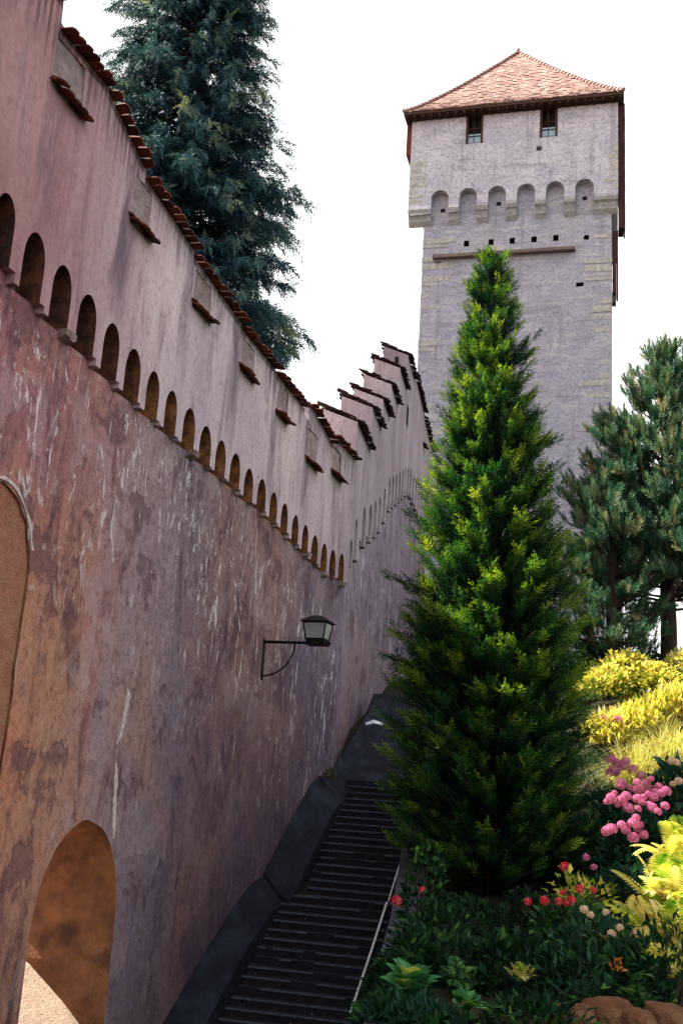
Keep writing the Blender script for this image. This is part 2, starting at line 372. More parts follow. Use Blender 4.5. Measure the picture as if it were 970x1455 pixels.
def frond(n=7, width=.42, ang=42, lw=.05, droop=.25, axis=.004, rag=.45, seed=5):
    s = []; q_ = random.Random(seed)
    for i in range(n):
        t = .08 + .86 * i / (n - 1); L = width * (math.sin(math.pi * min(1, t * .75 + .28)) ** .8) * (1 - .25 * t) + .05
        L0 = L
        for sd_ in (-1, 1):
            L = L0 * q_.uniform(1 - rag, 1 + rag); a = R(ang + q_.uniform(-14, 14)); b0 = (t, 0, -droop * t * t)
            tt = min(t + L * math.cos(a), 1.25)
            s.append((b0, (t + L * math.cos(a), sd_ * L * math.sin(a), -droop * tt * tt - q_.uniform(-.1, .16)), lw, .015))
    s.append(((0, 0, 0), (1.12, 0, -droop * 1.2), axis + .02, -droop * .1))
    return diamonds(s)
FAN = frond(5, .40, 38, .038, .18)
WEEP = frond(5, .28, 30, .042, .5)
def needles(n, L0, L1, w, back=.0):
    V, Q = [], []
    for i in range(n):
        t = i / n * 1.0; a = i * 2.399; e = R(28 + 22 * (1 - t)); L = L0 + (L1 - L0) * t
        b = np.array([t * .75 + back, 0, 0]); d = np.array([math.cos(e), math.sin(e) * math.cos(a), math.sin(e) * math.sin(a)])
        p = np.cross(d, [1, .01, .02]); p = p / np.linalg.norm(p) * w; k = len(V)
        V += [b - p * .6, b + p * .6, b + d * L + p * .3, b + d * L - p * .3]; Q.append([k, k + 1, k + 2, k + 3])
    return np.array(V), np.array(Q)
TUFT = needles(30, .36, .26, .04)
def leaf_tpl(w=.28, fold=.1, droop=.25):
    V = np.array([[0, 0, 0], [.45, w, fold], [.5, 0, 0], [.45, -w, fold], [1, 0, -droop]])
    return V, np.array([[0, 2, 4, 1], [0, 3, 4, 2]])
LEAF = leaf_tpl(); NARROW = leaf_tpl(.13, .04, .3)
def rdir(n): return norm(rng.normal(size=(n, 3)))

# ------------------------------------------------------------------ terrain
A1, A2, AS = R(17.8), R(9.8), R(14)
t1 = Vector((math.sin(A1), math.cos(A1), 0)); n1 = Vector((math.cos(A1), -math.sin(A1), 0))
t2 = Vector((math.sin(A2), math.cos(A2), 0)); n2 = Vector((math.cos(A2), -math.sin(A2), 0))
ts = Vector((math.sin(AS), math.cos(AS), 0)); ns = Vector((math.cos(AS), -math.sin(AS), 0))
W0 = -n1 * 7.0; SB = 22.6; WB = W0 + t1 * SB
SO = Vector((-.34, 17.4, 2.3)); SLOPE = .575
def pw(v, xs, ys): return float(np.interp(v, xs, ys))
EX = ([-60, 0, 7, 12, 17.6, 21, 26, 30], [-.9, -.6, .3, .78, 1.30, 1.85, 2.6, 3.0])   # left edge of the garden terrace
def edge_x(y): return pw(y, *EX)
def garden_z(x, y):
    z = pw(y, [-40, 0, 13, 16, 20, 25, 30, 40, 50, 70, 300, 3000], [3.9, 4.35, 4.35, 4.55, 6.0, 7.4, 8.1, 8.8, 9.3, 8, -5, -60])
    if y < 60: z += .42 * min(max(x - 2.8, 0), 4.5) * pw(y, [8, 12, 16, 20, 26, 33], [0, .25, .8, .8, .45, 0])
    return z
def corr_z(y):
    return pw(y, [-40, 9, 12.5, 17.4, 23.4, 26, 29, 34, 45, 60], [-1.2, -.9, -.5, 1.95, 5.5, 7.1, 7.75, 9.0, 10.3, 9.2])
def back_z(q, y):
    return pw(y, [-40, 4, 11, 16, 24, 45, 60, 300, 3000], [0, .6, 3.2, 3.62, 6.6, 10.5, 10, -5, -60]) + pw(q, [-60, -12, -3, 0], [2.0, .8, .1, 0])
def wall_q(x, y):
    p = Vector((x, y, 0))
    return (p - W0).dot(n1) if (p - WB).dot(t1) < 0 else (p - WB).dot(n2)
def terrain(x, y):
    q = wall_q(x, y)
    if y > 90: return garden_z(x, y)
    if q < -1.9: return back_z(q, y)
    if x > edge_x(y) + (.22 if y < 26 else 0): 
        g = garden_z(x, y)
        if y > 23:
            k = min(1, max(0, (x - edge_x(y)) / 4)); k0 = pw(y, [23, 26], [0, 1]); g = g * (1 - (1 - k) * k0) + corr_z(y) * (1 - k) * k0
        return g
    return corr_z(y)
xs = np.concatenate([[-3000, -900, -300, -120, -60, -40, -28, -20, -15], np.arange(-12, 14, .25), [14.5, 15.5, 17, 20, 25, 35, 60, 120, 300, 900, 3000]])
ys = np.concatenate([[-2000, -400, -100, -30, -12, -5], np.arange(0, 36, .3), [36.5, 38, 40, 43, 46, 50, 55, 62, 75, 89, 110, 160, 250, 400, 800, 1600, 3500]])
gv = [(x, y, terrain(x, y)) for y in ys for x in xs]; nx = len(xs)
gf = [(j * nx + i, j * nx + i + 1, (j + 1) * nx + i + 1, (j + 1) * nx + i) for j in range(len(ys) - 1) for i in range(nx - 1)]
me = bpy.data.meshes.new('ground'); me.from_pydata(gv, [], gf); me.update()
tg = NT('ground_earth')
pz = tg.noise(tg.coord(), 1.2, 6, .7)
gc = tg.mix(tg.ramp(pz, [(.4, 0), (.6, 1)]), (.020, .014, .010), (.018, .024, .009))
geo = tg.n('ShaderNodeNewGeometry'); sp = tg.n('ShaderNodeSeparateXYZ'); tg.l(geo.outputs['Position'], sp.inputs[0])
dq = tg.math('ADD', tg.math('MULTIPLY', sp.outputs[0], math.cos(A1)), tg.math('MULTIPLY', sp.outputs[1], -math.sin(A1)))
gc = tg.mix(tg.math('MULTIPLY', tg.lin(dq, -8.6, -8.9), tg.lin(sp.outputs[1], 23, 20)), gc, tg.mix(tg.ramp(tg.noise(tg.coord(), 6, 6, .7), [(.4, 0), (.6, 1)]), (.42, .30, .24), (.30, .2, .15)))
M['ground'] = tg.done(gc, .95, tg.bump(tg.noise(tg.coord(), 9, 6, .7), .8, .05), .1)
g = link('ground', me, M['ground']); tag(g, kind='structure', label='dark earth slope of the garden and the lane by the wall')

# ------------------------------------------------------------------ the town wall
def wframe(p, A, y=0.0):
    return Matrix.Translation(p) @ Matrix.Rotation(math.pi / 2 - A, 4, 'Z')
wall = empty('town_wall', (W0 + t1 * 12).to_tuple()); 
tag(wall, 'tall weathered pink and lilac rendered wall with a row of small arches and tiled stepped top', 'town wall')
wall.location.z = 0
def to_wall(o, p, A):
    o.matrix_parent_inverse = Matrix.Identity(4)
    o.parent = wall
    o.matrix_local = Matrix.Translation(-Vector(wall.location)) @ wframe(p, A)
    return o
# arches (centre along the wall, apex height)
arc1 = [(8.95 - .62 * k, 12.1 + .09 * k) for k in range(11, 0, -1)]
arc1 += [(s, z) for s, z in zip(np.arange(8.95, 22.3, .623), np.interp(np.arange(8.95, 22.3, .623), [8.9, 9.6, 11.6, 13, 14.8, 17.1, 19.4, 20.8, 22.5], [12.1, 11.92, 11.6, 11.40, 11.24, 11.08, 10.88, 10.74, 10.82]))]
def arch_row(cells, pitch, nh, hw, x0, x1):
    """bottom outline of the parapet (left to right) and floor outline of the niches"""
    out, floor = [], []
    for c, z in cells:
        nh = niche_h(c); hw = HW0 * random.uniform(.88, 1.07); z = z + random.uniform(-.02, .02); zb = z - nh; zs = z - hw * 1.7
        jit = random.uniform(-.015, .015)
        out += [(c - pitch / 2 + .001, zb), *arch_pts(c + jit, hw, zb, zs, hw * 1.7, 10), (c + pitch / 2 - .001, zb)]
        floor += [(c - pitch / 2 + .001, zb + .001), (c + pitch / 2 - .001, zb + .001)]
    out = [(x0, out[0][1])] + out + [(x1, out[-1][1])]
    floor = [(x0, floor[0][1])] + floor + [(x1, floor[-1][1])]
    return out, floor
x0w = 1.8
def niche_h(c): return pw(c, [9, 11.5, 13, 15, 18, 20, 22], [.80, .72, .64, .58, .52, .55, .6])
HW0 = .21
bot, flo = arch_row(arc1, .62, .82, .185, x0w, SB)
# crenel infills: s0, s1, hood height
cren = [(9.42, 10.12, 13.80), (11.52, 12.12, 13.17), (13.62, 14.26, 12.88), (15.60, 16.22, 12.62), (17.43, 18.0, 12.46), (19.22, 19.92, 12.10), (20.90, 21.6, 12.32)]
# coping: s0, z0, s1, z1 (eave line)
cop = [(x0w, 15.6, 9.41, 14.98), (9.43, 14.58, 10.6, 14.62), (10.62, 14.56, 11.78, 14.12), (11.80, 14.0, 13.48, 13.76), (13.50, 13.66, 15.50, 13.44), (15.52, 13.36, 17.28, 13.27), (17.30, 13.22, 18.95, 13.12), (19.30, 13.34, 20.85, 12.98), (20.92, 13.20, SB + .05, 13.16)]
top = []
for a, za, b, zb_ in cop: top += [(a, za), (b, zb_)]
top[-1] = (SB, top[-1][1])
top.insert(len(top) - 4, (18.97, 12.98)); top.insert(len(top) - 4, (19.28, 12.98))
holes = []
for a, b, z in cren:
    zt = min(pw(a, [p[0] for p in top], [p[1] for p in top]), pw(b, [p[0] for p in top], [p[1] for p in top])) - .05
    if a > 19: zt -= .1
    ww = .02
    holes.append([(a + random.uniform(-.05, .05), z), (a + random.uniform(-.04, .08), zt), (b + random.uniform(-.1, .02), zt - .01), (b + random.uniform(-.05, .05), z - .02)])
bm = bmesh.new()
panel(bm, bot + top[::-1], holes, 0.0, .35, 0, 0)
# reveals of the niches take the warm render
for f in bm.faces:
    c = f.calc_center_median()
    if abs(f.calc_area()) < .3 and .1 < c.y < .25 and c.z < 12.9 and len(f.verts) == 4:
        k = min(abs(c.x - a[0]) for a in arc1)
        if k < .235: f.material_index = 1
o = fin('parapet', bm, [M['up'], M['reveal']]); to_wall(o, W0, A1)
bm = bmesh.new()
for a, b, z in cren: panel(bm, [(a - .05, z - .05), (b + .05, z - .05), (b + .05, pw(b, [p[0] for p in top], [p[1] for p in top]) - .06), (a - .05, pw(a, [p[0] for p in top], [p[1] for p in top]) - .06)], [], .03, .3)
bmesh.ops.subdivide_edges(bm, edges=bm.edges[:], cuts=5, use_grid_fill=True)
for v in bm.verts:
    if v.co.y < .15: v.co.y += random.uniform(-.025, .015)
o = fin('crenel_infill', bm, M['rubble']); to_wall(o, W0, A1)
# backing behind the niches and the parapet core
bm = bmesh.new()
z_in = [(x, z - .25) for x, z in top]
panel(bm, [(x0w, 10)] + [(SB, 9.5)] + z_in[::-1], [], .36, .85)
for f in bm.faces:
    if f.calc_center_median().y < .4: f.material_index = 1
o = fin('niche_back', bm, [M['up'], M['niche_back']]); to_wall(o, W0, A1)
# lower wall with the gateway
def rough(p, j, keep=1): return [q if i < keep or i >= len(p) - keep else (q[0] + random.uniform(-j, j), q[1] + random.uniform(-j, j)) for i, q in enumerate(p)]
def column(x, z0, z1, n): return [(x, z0 + (z1 - z0) * k / n) for k in range(n)]
gate = rough(column(12.45 - 1.02, .2, 3.9, 14) + arch_pts(12.45, 1.02, .2, 3.9, 1.35, 22)[1:-1] + column(12.45 + 1.02, .2, 3.9, 14)[::-1], .013)
bm = bmesh.new()
blind = rough(column(9.03, 5.2, 7.95, 14) + arch_pts(9.75, .72, 5.2, 7.95, 1.0, 18)[1:-1] + column(10.47, 5.2, 7.95, 14)[::-1], .022)
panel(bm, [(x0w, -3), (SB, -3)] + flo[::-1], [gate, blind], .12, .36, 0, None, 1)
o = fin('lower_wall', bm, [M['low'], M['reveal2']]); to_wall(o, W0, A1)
bm = bmesh.new()
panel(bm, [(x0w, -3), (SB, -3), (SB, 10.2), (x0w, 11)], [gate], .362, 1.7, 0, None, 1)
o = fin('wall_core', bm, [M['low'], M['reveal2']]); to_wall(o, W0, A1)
bm = bmesh.new(); panel(bm, blind, [], .155, .34)
bmesh.ops.triangulate(bm, faces=bm.faces[:]); o = fin('blocked_arch', bm, M['redpatch']); to_wall(o, W0, A1); o['label'] = 'rough red infill of a blocked arch'
# lime line round the blocked arch
bm = bmesh.new()
ap = [(9.75 - (.74 + .0) * math.cos(math.pi * i / 26), 7.95 + 1.03 * math.sin(math.pi * i / 26)) for i in range(7, 24)]
for i in range(len(ap) - 1):
    (xa, za), (xb, zb_) = ap[i], ap[i + 1]; ww_ = lambda q: (.02 + .055 * abs(math.sin(q * 2.3)) * (.5 + .5 * math.sin(q * .9 + 1))); w_ = ww_(i); wb = ww_(i + 1)
    A_ = Vector((xa - 9.75, 0, (za - 7.95) * .8)).normalized(); B_ = Vector((xb - 9.75, 0, (zb_ - 7.95) * .8)).normalized()
    v = [bm.verts.new(p) for p in (Vector((xa, .105, za)), Vector((xa, .105, za)) + A_ * w_, Vector((xb, .105, zb_)) + B_ * wb, Vector((xb, .105, zb_)))]
    bm.faces.new(v)
r_ = bmesh.ops.extrude_face_region(bm, geom=bm.faces[:])
for e in r_['geom']:
    if isinstance(e, bmesh.types.BMVert): e.co.y = .135
bm2 = bm; o = fin('lime_edge', bm2, M['lime']); to_wall(o, W0, A1)
for pts_ in ([(13.10, 6.98, .03), (13.16, 6.9, .05), (13.12, 6.6, .05), (13.06, 6.35, .035), (12.98, 6.22, .01)], [(13.02, 5.98, .01), (13.06, 5.85, .04), (13.10, 5.5, .05), (13.14, 5.25, .055), (13.17, 5.0, .02)]):
    bm = bmesh.new(); L_ = []
    for k in range(25):
        u = k / 24 * (len(pts_) - 1); i0 = min(int(u), len(pts_) - 2); f_ = u - i0; x, z, w = [pts_[i0][j] * (1 - f_) + pts_[i0 + 1][j] * f_ for j in range(3)]
        L_.append([bm.verts.new((x - w * random.uniform(.7, 1.3), .108, z)), bm.verts.new((x + w * random.uniform(.6, 1.2), .108, z))])
    for a_, b_ in zip(L_, L_[1:]): bm.faces.new((a_[0], a_[1], b_[1], b_[0]))
    r_ = bmesh.ops.extrude_face_region(bm, geom=bm.faces[:])
    for e in r_['geom']:
        if isinstance(e, bmesh.types.BMVert): e.co.y = .14
    o = fin('lime_scar', bm, M['lime']); to_wall(o, W0, A1)
# corbel stones between the niches
bm = bmesh.new()
for (c, z) in arc1:
    zb_ = z - niche_h(c); x_a = c + .31 - .12; x_b = c + .31 + .12
    hh = random.uniform(.08, .13); j = random.uniform(-.01, .02)
    if random.random() < .22:
        v = [bm.verts.new(p) for p in ((x_a, -.012 - j, zb_ + .03), (x_b, -.012 - j, zb_ + .03), (x_b, .118, zb_ + .03), (x_a, .118, zb_ + .03), (x_a, .0, zb_ - .05), (x_b, .0, zb_ - .05), (x_b, .118, zb_ - hh), (x_a, .118, zb_ - hh))]
        for f in ((0, 1, 2, 3), (0, 4, 5, 1), (1, 5, 6, 2), (2, 6, 7, 3), (3, 7, 4, 0), (4, 7, 6, 5)): bm.faces.new([v[i] for i in f])
o = fin('corbel_stones', bm, M['corbel']); to_wall(o, W0, A1)

def tile_strip(bm, s0, z0, s1, z1, yf, courses, pitch, tw=.17, tl=.30, gap=.19, lift=0.0, mi=0):
    """rows of flat clay tiles; the eave runs from (s0,z0) to (s1,z1), rows climb inwards (+y)"""
    L = s1 - s0; n = max(2, int(round(L / tw))); w = L / n
    for r in range(courses):
        off = .5 * w * (r % 2)
        for k in range(n + (1 if r % 2 else 0)):
            xa = s0 + k * w - off; xb = xa + w * .94
            xa = max(xa, s0 - .03); xb = min(xb, s1 + .03)
            if xb - xa < .04: continue
            zz = z0 + (z1 - z0) * ((xa + xb) / 2 - s0) / L + r * gap * math.sin(pitch) + lift
            yy = yf + r * gap * math.cos(pitch) + random.uniform(-.035, .03)
            a = pitch - R(5) + R(random.uniform(-6, 7)); t_ = .022
            rz = R(random.uniform(-3, 3))
            Mx = Matrix.Translation(((xa + xb) / 2, yy, zz + random.uniform(-.008, .012))) @ Matrix.Rotation(-math.atan2(z1 - z0, L), 4, 'Y') @ Matrix.Rotation(rz, 4, 'Z') @ Matrix.Rotation(a, 4, 'X')
            hw_ = (xb - xa) / 2
            pr = [(-hw_, .03), (-hw_ * .55, 0), (hw_ * .55, 0), (hw_, .03), (hw_, tl), (-hw_, tl)]
            lo = [bm.verts.new(Mx @ Vector((x, y, 0))) for x, y in pr]; hi = [bm.verts.new(Mx @ Vector((x, y, t_))) for x, y in pr]
            bm.faces.new(lo[::-1]).material_index = mi; bm.faces.new(hi).material_index = mi
            for i in range(6): bm.faces.new((lo[i], lo[(i + 1) % 6], hi[(i + 1) % 6], hi[i])).material_index = mi
CP = R(24); CP1 = R(12)
def wedge(bm, s0, z0, s1, z1, th, pitch):
    zz = th * math.tan(pitch)
    v = [bm.verts.new(p) for p in ((s0, 0, z0 - .01), (s1, 0, z1 - .01), (s1, th, z1 - .01 + zz), (s0, th, z0 - .01 + zz), (s0, th, z0 - .3), (s1, th, z1 - .3), (s0, 0, z0 - .1), (s1, 0, z1 - .1))]
    for f in ((0, 1, 2, 3), (3, 2, 5, 4), (0, 3, 4, 6), (1, 7, 5, 2), (6, 7, 1, 0), (4, 5, 7, 6)): bm.faces.new([v[i] for i in f])
for a, za, b, zb_ in cop:
    bm = bmesh.new(); tile_strip(bm, a, za, b, zb_, -.17, 6, CP1); o = fin('coping_tiles', bm, M['tile']); to_wall(o, W0, A1)
    bm = bmesh.new(); wedge(bm, a, za, b, zb_, .86, R(7)); o = fin('merlon_top', bm, M['up']); to_wall(o, W0, A1)
for a, b, z in cren:
    bm = bmesh.new(); tile_strip(bm, a - .03, z, b + .05, z - .04, -.17, 2, R(30), tl=.26, gap=.12); o = fin('sill_tiles', bm, M['tile']); to_wall(o, W0, A1)

# ---- second stretch, climbing to the tower
L2 = 21.2
p2 = [(0.0, 2.30, 14.12), (2.32, 4.18, 15.32), (4.20, 5.82, 16.25), (5.84, 7.72, 17.33), (7.74, 9.78, 18.62), (9.80, 12.2, 19.92), (12.22, 16.5, 20.2), (16.52, L2, 20.05)]
ss = [.2, .79, 1.93, 3.0, 3.9, 4.75, 5.66, 6.67, 7.5, 8.3, 9.2, 10.0, 10.8, 11.6, 12.5, 13.5, 14.5, 15.5, 16.5, 17.5, 18.5, 19.5, 20.5]
zz = np.interp(ss, [.2, .79, 1.93, 3.34, 4.71, 5.66, 6.67, 8.01, 9.5, 10.68, 12.25, 21], [11.3, 11.95, 12.53, 13.0, 13.54, 14.07, 14.66, 15.18, 15.72, 16.22, 16.69, 17.0])
bot2, flo2 = [], []
for i, (c, z) in enumerate(zip(ss, zz)):
    nh = .95 if i else .6; zb_ = z - nh; l = c - (c - (ss[i - 1] if i else -.2)) / 2; r = c + ((ss[i + 1] if i < len(ss) - 1 else L2) - c) / 2
    hw_ = .21
    bot2 += [(l + .001, zb_), *arch_pts(c, hw_, zb_, z - .27, .27, 8), (r - .001, zb_)]; flo2 += [(l + .001, zb_ + .001), (r - .001, zb_ + .001)]
bot2[0] = (0, bot2[0][1]); bot2[-1] = (L2, bot2[-1][1]); flo2[0] = (0, flo2[0][1]); flo2[-1] = (L2, flo2[-1][1])
top2 = []
for a, b, z in p2: top2 += [(a, z), (b, z)]
top2[0] = (0, 14.12); top2[-1] = (L2, 20.05)
bm = bmesh.new(); panel(bm, bot2 + top2[::-1], [[(10.2, 17.6), (10.2, 18.35), (10.75, 18.35), (10.75, 17.6)]], 0, .35, 0, 0, 1)
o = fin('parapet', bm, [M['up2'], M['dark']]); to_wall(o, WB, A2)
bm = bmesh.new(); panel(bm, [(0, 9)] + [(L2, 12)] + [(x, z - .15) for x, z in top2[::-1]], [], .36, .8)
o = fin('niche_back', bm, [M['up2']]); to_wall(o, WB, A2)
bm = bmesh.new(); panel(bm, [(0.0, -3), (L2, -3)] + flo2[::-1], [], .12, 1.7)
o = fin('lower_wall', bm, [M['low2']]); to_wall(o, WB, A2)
for i, (a, b, z) in enumerate(p2):
    bm = bmesh.new(); tile_strip(bm, a, z, b, z, -.16, 6, CP); o = fin('coping_tiles', bm, M['darktile']); to_wall(o, WB, A2)
    bm = bmesh.new(); wedge(bm, a + .002, z, b - .002, z, .84, CP - R(3)); o = fin('merlon_top', bm, M['up2']); to_wall(o, WB, A2)
bm = bmesh.new(); box(bm, 9.78, 9.795, .32, .44, 19.2, 19.85); o = fin('arrow_slit', bm, M['dark']); to_wall(o, WB, A2)
bm = bmesh.new(); tile_strip(bm, 16.4, 18.9, 17.2, 18.9, -.17, 2, R(30)); o = fin('sill_tiles', bm, M['darktile']); to_wall(o, WB, A2)

# ------------------------------------------------------------------ lane: blocks, stairs, rail
def kerb(name, prof, q, thick, label, drop=.5):
    """stone block lying along the wall foot; prof = top profile (s, z)"""
    bm = bmesh.new(); pts = [(prof[0][0], prof[0][1] - 1.6)] + prof + [(prof[-1][0], prof[-1][1] - 1.6)]
    panel(bm, pts[::-1], [], -thick, .11)
    for v in bm.verts:
        if v.co.y < 0 and v.co.z > -1: v.co.z -= drop
    
    o = fin(name, bm, M['slab']); o.matrix_world = wframe(W0 - n1 * q, A1); tag(o, label, 'stone kerb', 'stone blocks along the foot of the wall'); return o
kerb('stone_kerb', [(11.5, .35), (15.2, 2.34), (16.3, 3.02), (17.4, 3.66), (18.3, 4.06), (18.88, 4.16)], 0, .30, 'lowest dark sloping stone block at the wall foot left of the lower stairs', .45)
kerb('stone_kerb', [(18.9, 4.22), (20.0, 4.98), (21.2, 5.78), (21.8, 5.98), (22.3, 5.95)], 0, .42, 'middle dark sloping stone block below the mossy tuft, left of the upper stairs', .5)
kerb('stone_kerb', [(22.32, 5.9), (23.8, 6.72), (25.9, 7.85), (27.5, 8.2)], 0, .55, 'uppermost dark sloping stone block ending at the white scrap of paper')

stairs = empty('stone_staircase', SO.to_tuple()); tag(stairs, 'long dark stone staircase climbing beside the wall in two flights', 'staircase')
stairs.location.z = 0
def steps(t0, t1_, l, r, run, first=True):
    k = 0; t = t0
    while t < t1_ - 1e-4:
        z = SO.z + SLOPE * t; rise = SLOPE * run
        bm = bmesh.new()
        jl, jr = l + random.uniform(-.03, .03), r + random.uniform(-.03, .03); dz = random.uniform(-.006, .006)
        Mx = Matrix((ns.to_4d(), ts.to_4d(), (0, 0, 1, 0), (0, 0, 0, 1))).transposed(); Mx[3] = (0, 0, 0, 1)
        for i in range(3): Mx[i][3] = (0, 0, 0)[i]
        box(bm, jl, jr, t, t + run + .12, z - rise - .25, z + dz, 0, Mx)
        # worn pale lip, broken into pieces of differing wear
        x = jl
        while x < jr - .02:
            w = min(random.uniform(.12, .7), jr - x)
            if random.random() < .85: box(bm, x, x + w - .004, t - .016 - random.uniform(0, .006), t + .012, z - .024 + dz, z + dz + .003, 1, Mx)
            x += w
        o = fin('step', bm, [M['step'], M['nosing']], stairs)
        t += run; k += 1
steps(-3.6, 2.72, -1.14, 1.15, .21)
steps(2.73, 6.3, -.60, 1.3, .21)
for (l, r, t0, t1_) in ((-1.13, 1.2, 0, 0),):
    pass
bm = bmesh.new()
v = []
for t, l, r in ((6.3, -.75, 1.4), (8.5, -1.0, 1.6), (10.5, -1.1, 2.2)):
    z = SO.z + SLOPE * t * (1.0 if t < 8 else .965)
    for la in (l, r):
        p = SO + ts * t + ns * la; v.append(bm.verts.new((p.x, p.y, z + .0)))
for i in (0, 2): bm.faces.new((v[i], v[i + 1], v[i + 3], v[i + 2]))
r_ = bmesh.ops.extrude_face_region(bm, geom=bm.faces[:])
for e in r_['geom']:
    if isinstance(e, bmesh.types.BMVert): e.co.z -= .6
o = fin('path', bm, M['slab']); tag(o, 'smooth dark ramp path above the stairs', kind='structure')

# steep sunlit floor of the gateway
bm = bmesh.new(); L_ = []
for q, z in ((-.2, 1.2), (-.44, 2.62), (-.75, 2.86), (-1.32, 3.27), (-1.75, 3.5), (-2.4, 3.72)):
    L_.append([bm.verts.new(W0 + t1 * s_ + n1 * q + Vector((0, 0, z + random.uniform(-.01, .01)))) for s_ in np.linspace(11.2, 13.52, 8)])
for a, b in zip(L_, L_[1:]):
    for i in range(7): bm.faces.new((a[i], a[i + 1], b[i + 1], b[i]))
r_ = bmesh.ops.extrude_face_region(bm, geom=bm.faces[:])
for e in r_['geom']:
    if isinstance(e, bmesh.types.BMVert): e.co.z -= .5
o = fin('gateway_floor', bm, M['gravel']); tag(o, 'pale sunlit sloping floor seen through the gateway', kind='structure')

# handrail
rail = empty('handrail', (SO + ts * .4 + ns * 1.0).to_tuple()); tag(rail, 'thin pale metal handrail along the right side of the stairs', 'handrail')
def sp(t, la, h): p = SO + ts * t + ns * la; return Vector((p.x, p.y, SO.z + SLOPE * t + h)) - rail.location
bm = bmesh.new(); tube(bm, [sp(.28, .92, .05), sp(1.5, .955, .07), sp(2.6, .965, .07), sp(2.62, .965, .07)], .021, 8); fin('top_bar', bm, M['rail'], rail)
bm = bmesh.new(); tube(bm, [sp(2.66, .985, .07), sp(3.9, .99, .07)], .014, 8); fin('top_bar', bm, M['rail'], rail)
bm = bmesh.new(); tube(bm, [sp(.5, 1.08, -.0), sp(3.4, 1.1, .0)], .011, 6); fin('lower_bar', bm, M['iron'], rail)
for t in (.35, 1.45, 2.55, 3.8):
    bm = bmesh.new(); tube(bm, [sp(t, 1.0, -.35), sp(t, .98, .06)], .012, 6); fin('post', bm, M['iron'], rail)

# retaining wall of the terrace
bm = bmesh.new(); pts = []
ysw = [-6, 0, 4, 7, 9, 11, 13, 15, 17, 19, 21, 23, 25, 26]
for y in ysw:
    zt = garden_z(edge_x(y), y) + .06; zt = max(zt, corr_z(y) + .35)
    pts.append((edge_x(y), y, zt))
A_ = []
for x, y, z in pts: A_.append([bm.verts.new(p) for p in ((x - .05, y, -2), (x + random.uniform(-.02, .02), y, z), (x + .4, y, z), (x + .4, y, -2))])
for a, b in zip(A_, A_[1:]):
    for i in range(4): bm.faces.new((a[i], a[(i + 1) % 4], b[(i + 1) % 4], b[i]))
bm.faces.new(A_[0]); bm.faces.new(A_[-1][::-1])
o = fin('retaining_wall', bm, M['retain']); tag(o, 'low grey stone wall holding the flower bed beside the handrail', 'retaining wall')

# scrap of paper
p = at(531, 1031, 25.2); bm = bmesh.new()
v = [bm.verts.new(q) for q in ((-.2, 0, 0), (.0, -.04, .05), (.2, 0, .02), (.22, .12, .07), (0, .1, .13), (-.18, .14, .06))]
bm.faces.new((v[0], v[1], v[4], v[5])); bm.faces.new((v[1], v[2], v[3], v[4]))
r_ = bmesh.ops.extrude_face_region(bm, geom=bm.faces[:])
for e in r_['geom']:
    if isinstance(e, bmesh.types.BMVert): e.co.z += .012
o = fin('paper_scrap', bm, M['paper']); o.location = p; tag(o, 'crumpled pale scrap of paper at the top of the path by the wall', 'litter')

# ------------------------------------------------------------------ lantern
LA = W0 + t1 * 18.05 + Vector((0, 0, 8.29)); LA = LA - n1 * .12
lan = empty('wall_lantern', LA.to_tuple(), math.atan2(n1.y, n1.x)); tag(lan, 'black iron lantern with glass panes on a curved wall bracket', 'lantern')
bm = bmesh.new(); tube(bm, [(0, 0, 0), (1.28, 0, 0)], .027, 8); box(bm, -.0, .02, -.04, .04, -.7, .05)
arc = [(.0 + .60 * math.sin(a), 0, -.62 + .60 * (1 - math.cos(a))) for a in np.linspace(0, math.pi / 2, 12)]
tube(bm, arc, .016, 8); fin('bracket', bm, M['iron'], lan, False)
bm = bmesh.new(); cx_ = 1.02
def frust(bm, w0, z0, w1, z1, mi=0):
    a = [bm.verts.new((cx_ + x * w0, y * w0, z0)) for x, y in ((-1, -1), (1, -1), (1, 1), (-1, 1))]
    b = [bm.verts.new((cx_ + x * w1, y * w1, z1)) for x, y in ((-1, -1), (1, -1), (1, 1), (-1, 1))]
    bm.faces.new(a[::-1]); bm.faces.new(b)
    for i in range(4): bm.faces.new((a[i], a[(i + 1) % 4], b[(i + 1) % 4], b[i]))
frust(bm, .185, -.04, .19, -.015); frust(bm, .15, -.015, .175, .06)
for sx, sy in ((-1, -1), (1, -1), (1, 1), (-1, 1)):
    tube(bm, [(cx_ + sx * .165, sy * .165, .05), (cx_ + sx * .215, sy * .215, .37)], .014, 6)
for w, z in ((.168, .065), (.213, .355)):
    for a, b in (((-1, -1), (1, -1)), ((1, -1), (1, 1)), ((1, 1), (-1, 1)), ((-1, 1), (-1, -1))):
        tube(bm, [(cx_ + a[0] * w, a[1] * w, z), (cx_ + b[0] * w, b[1] * w, z)], .012, 6)
fin('frame', bm, M['iron'], lan)
bm = bmesh.new(); frust(bm, .27, .37, .255, .385); frust(bm, .25, .385, .12, .47); frust(bm, .12, .47, .03, .50); fin('roof', bm, M['iron'], lan)
for k in range(4):
    bm = bmesh.new(); a = k * math.pi / 2
    P = [(-.158, -.163, .07), (.158, -.163, .07), (.205, -.21, .35), (-.205, -.21, .35)]
    Mr = Matrix.Translation((cx_, 0, 0)) @ Matrix.Rotation(a, 4, 'Z')
    lo = [bm.verts.new(Mr @ Vector(q)) for q in P]; hi = [bm.verts.new(Mr @ (Vector(q) + Vector((0, .004, 0)))) for q in P]
    bm.faces.new(lo); bm.faces.new(hi[::-1])
    for i in range(4): bm.faces.new((lo[i], lo[(i + 1) % 4], hi[(i + 1) % 4], hi[i]))
    fin('glass_pane', bm, M['glass'], lan)
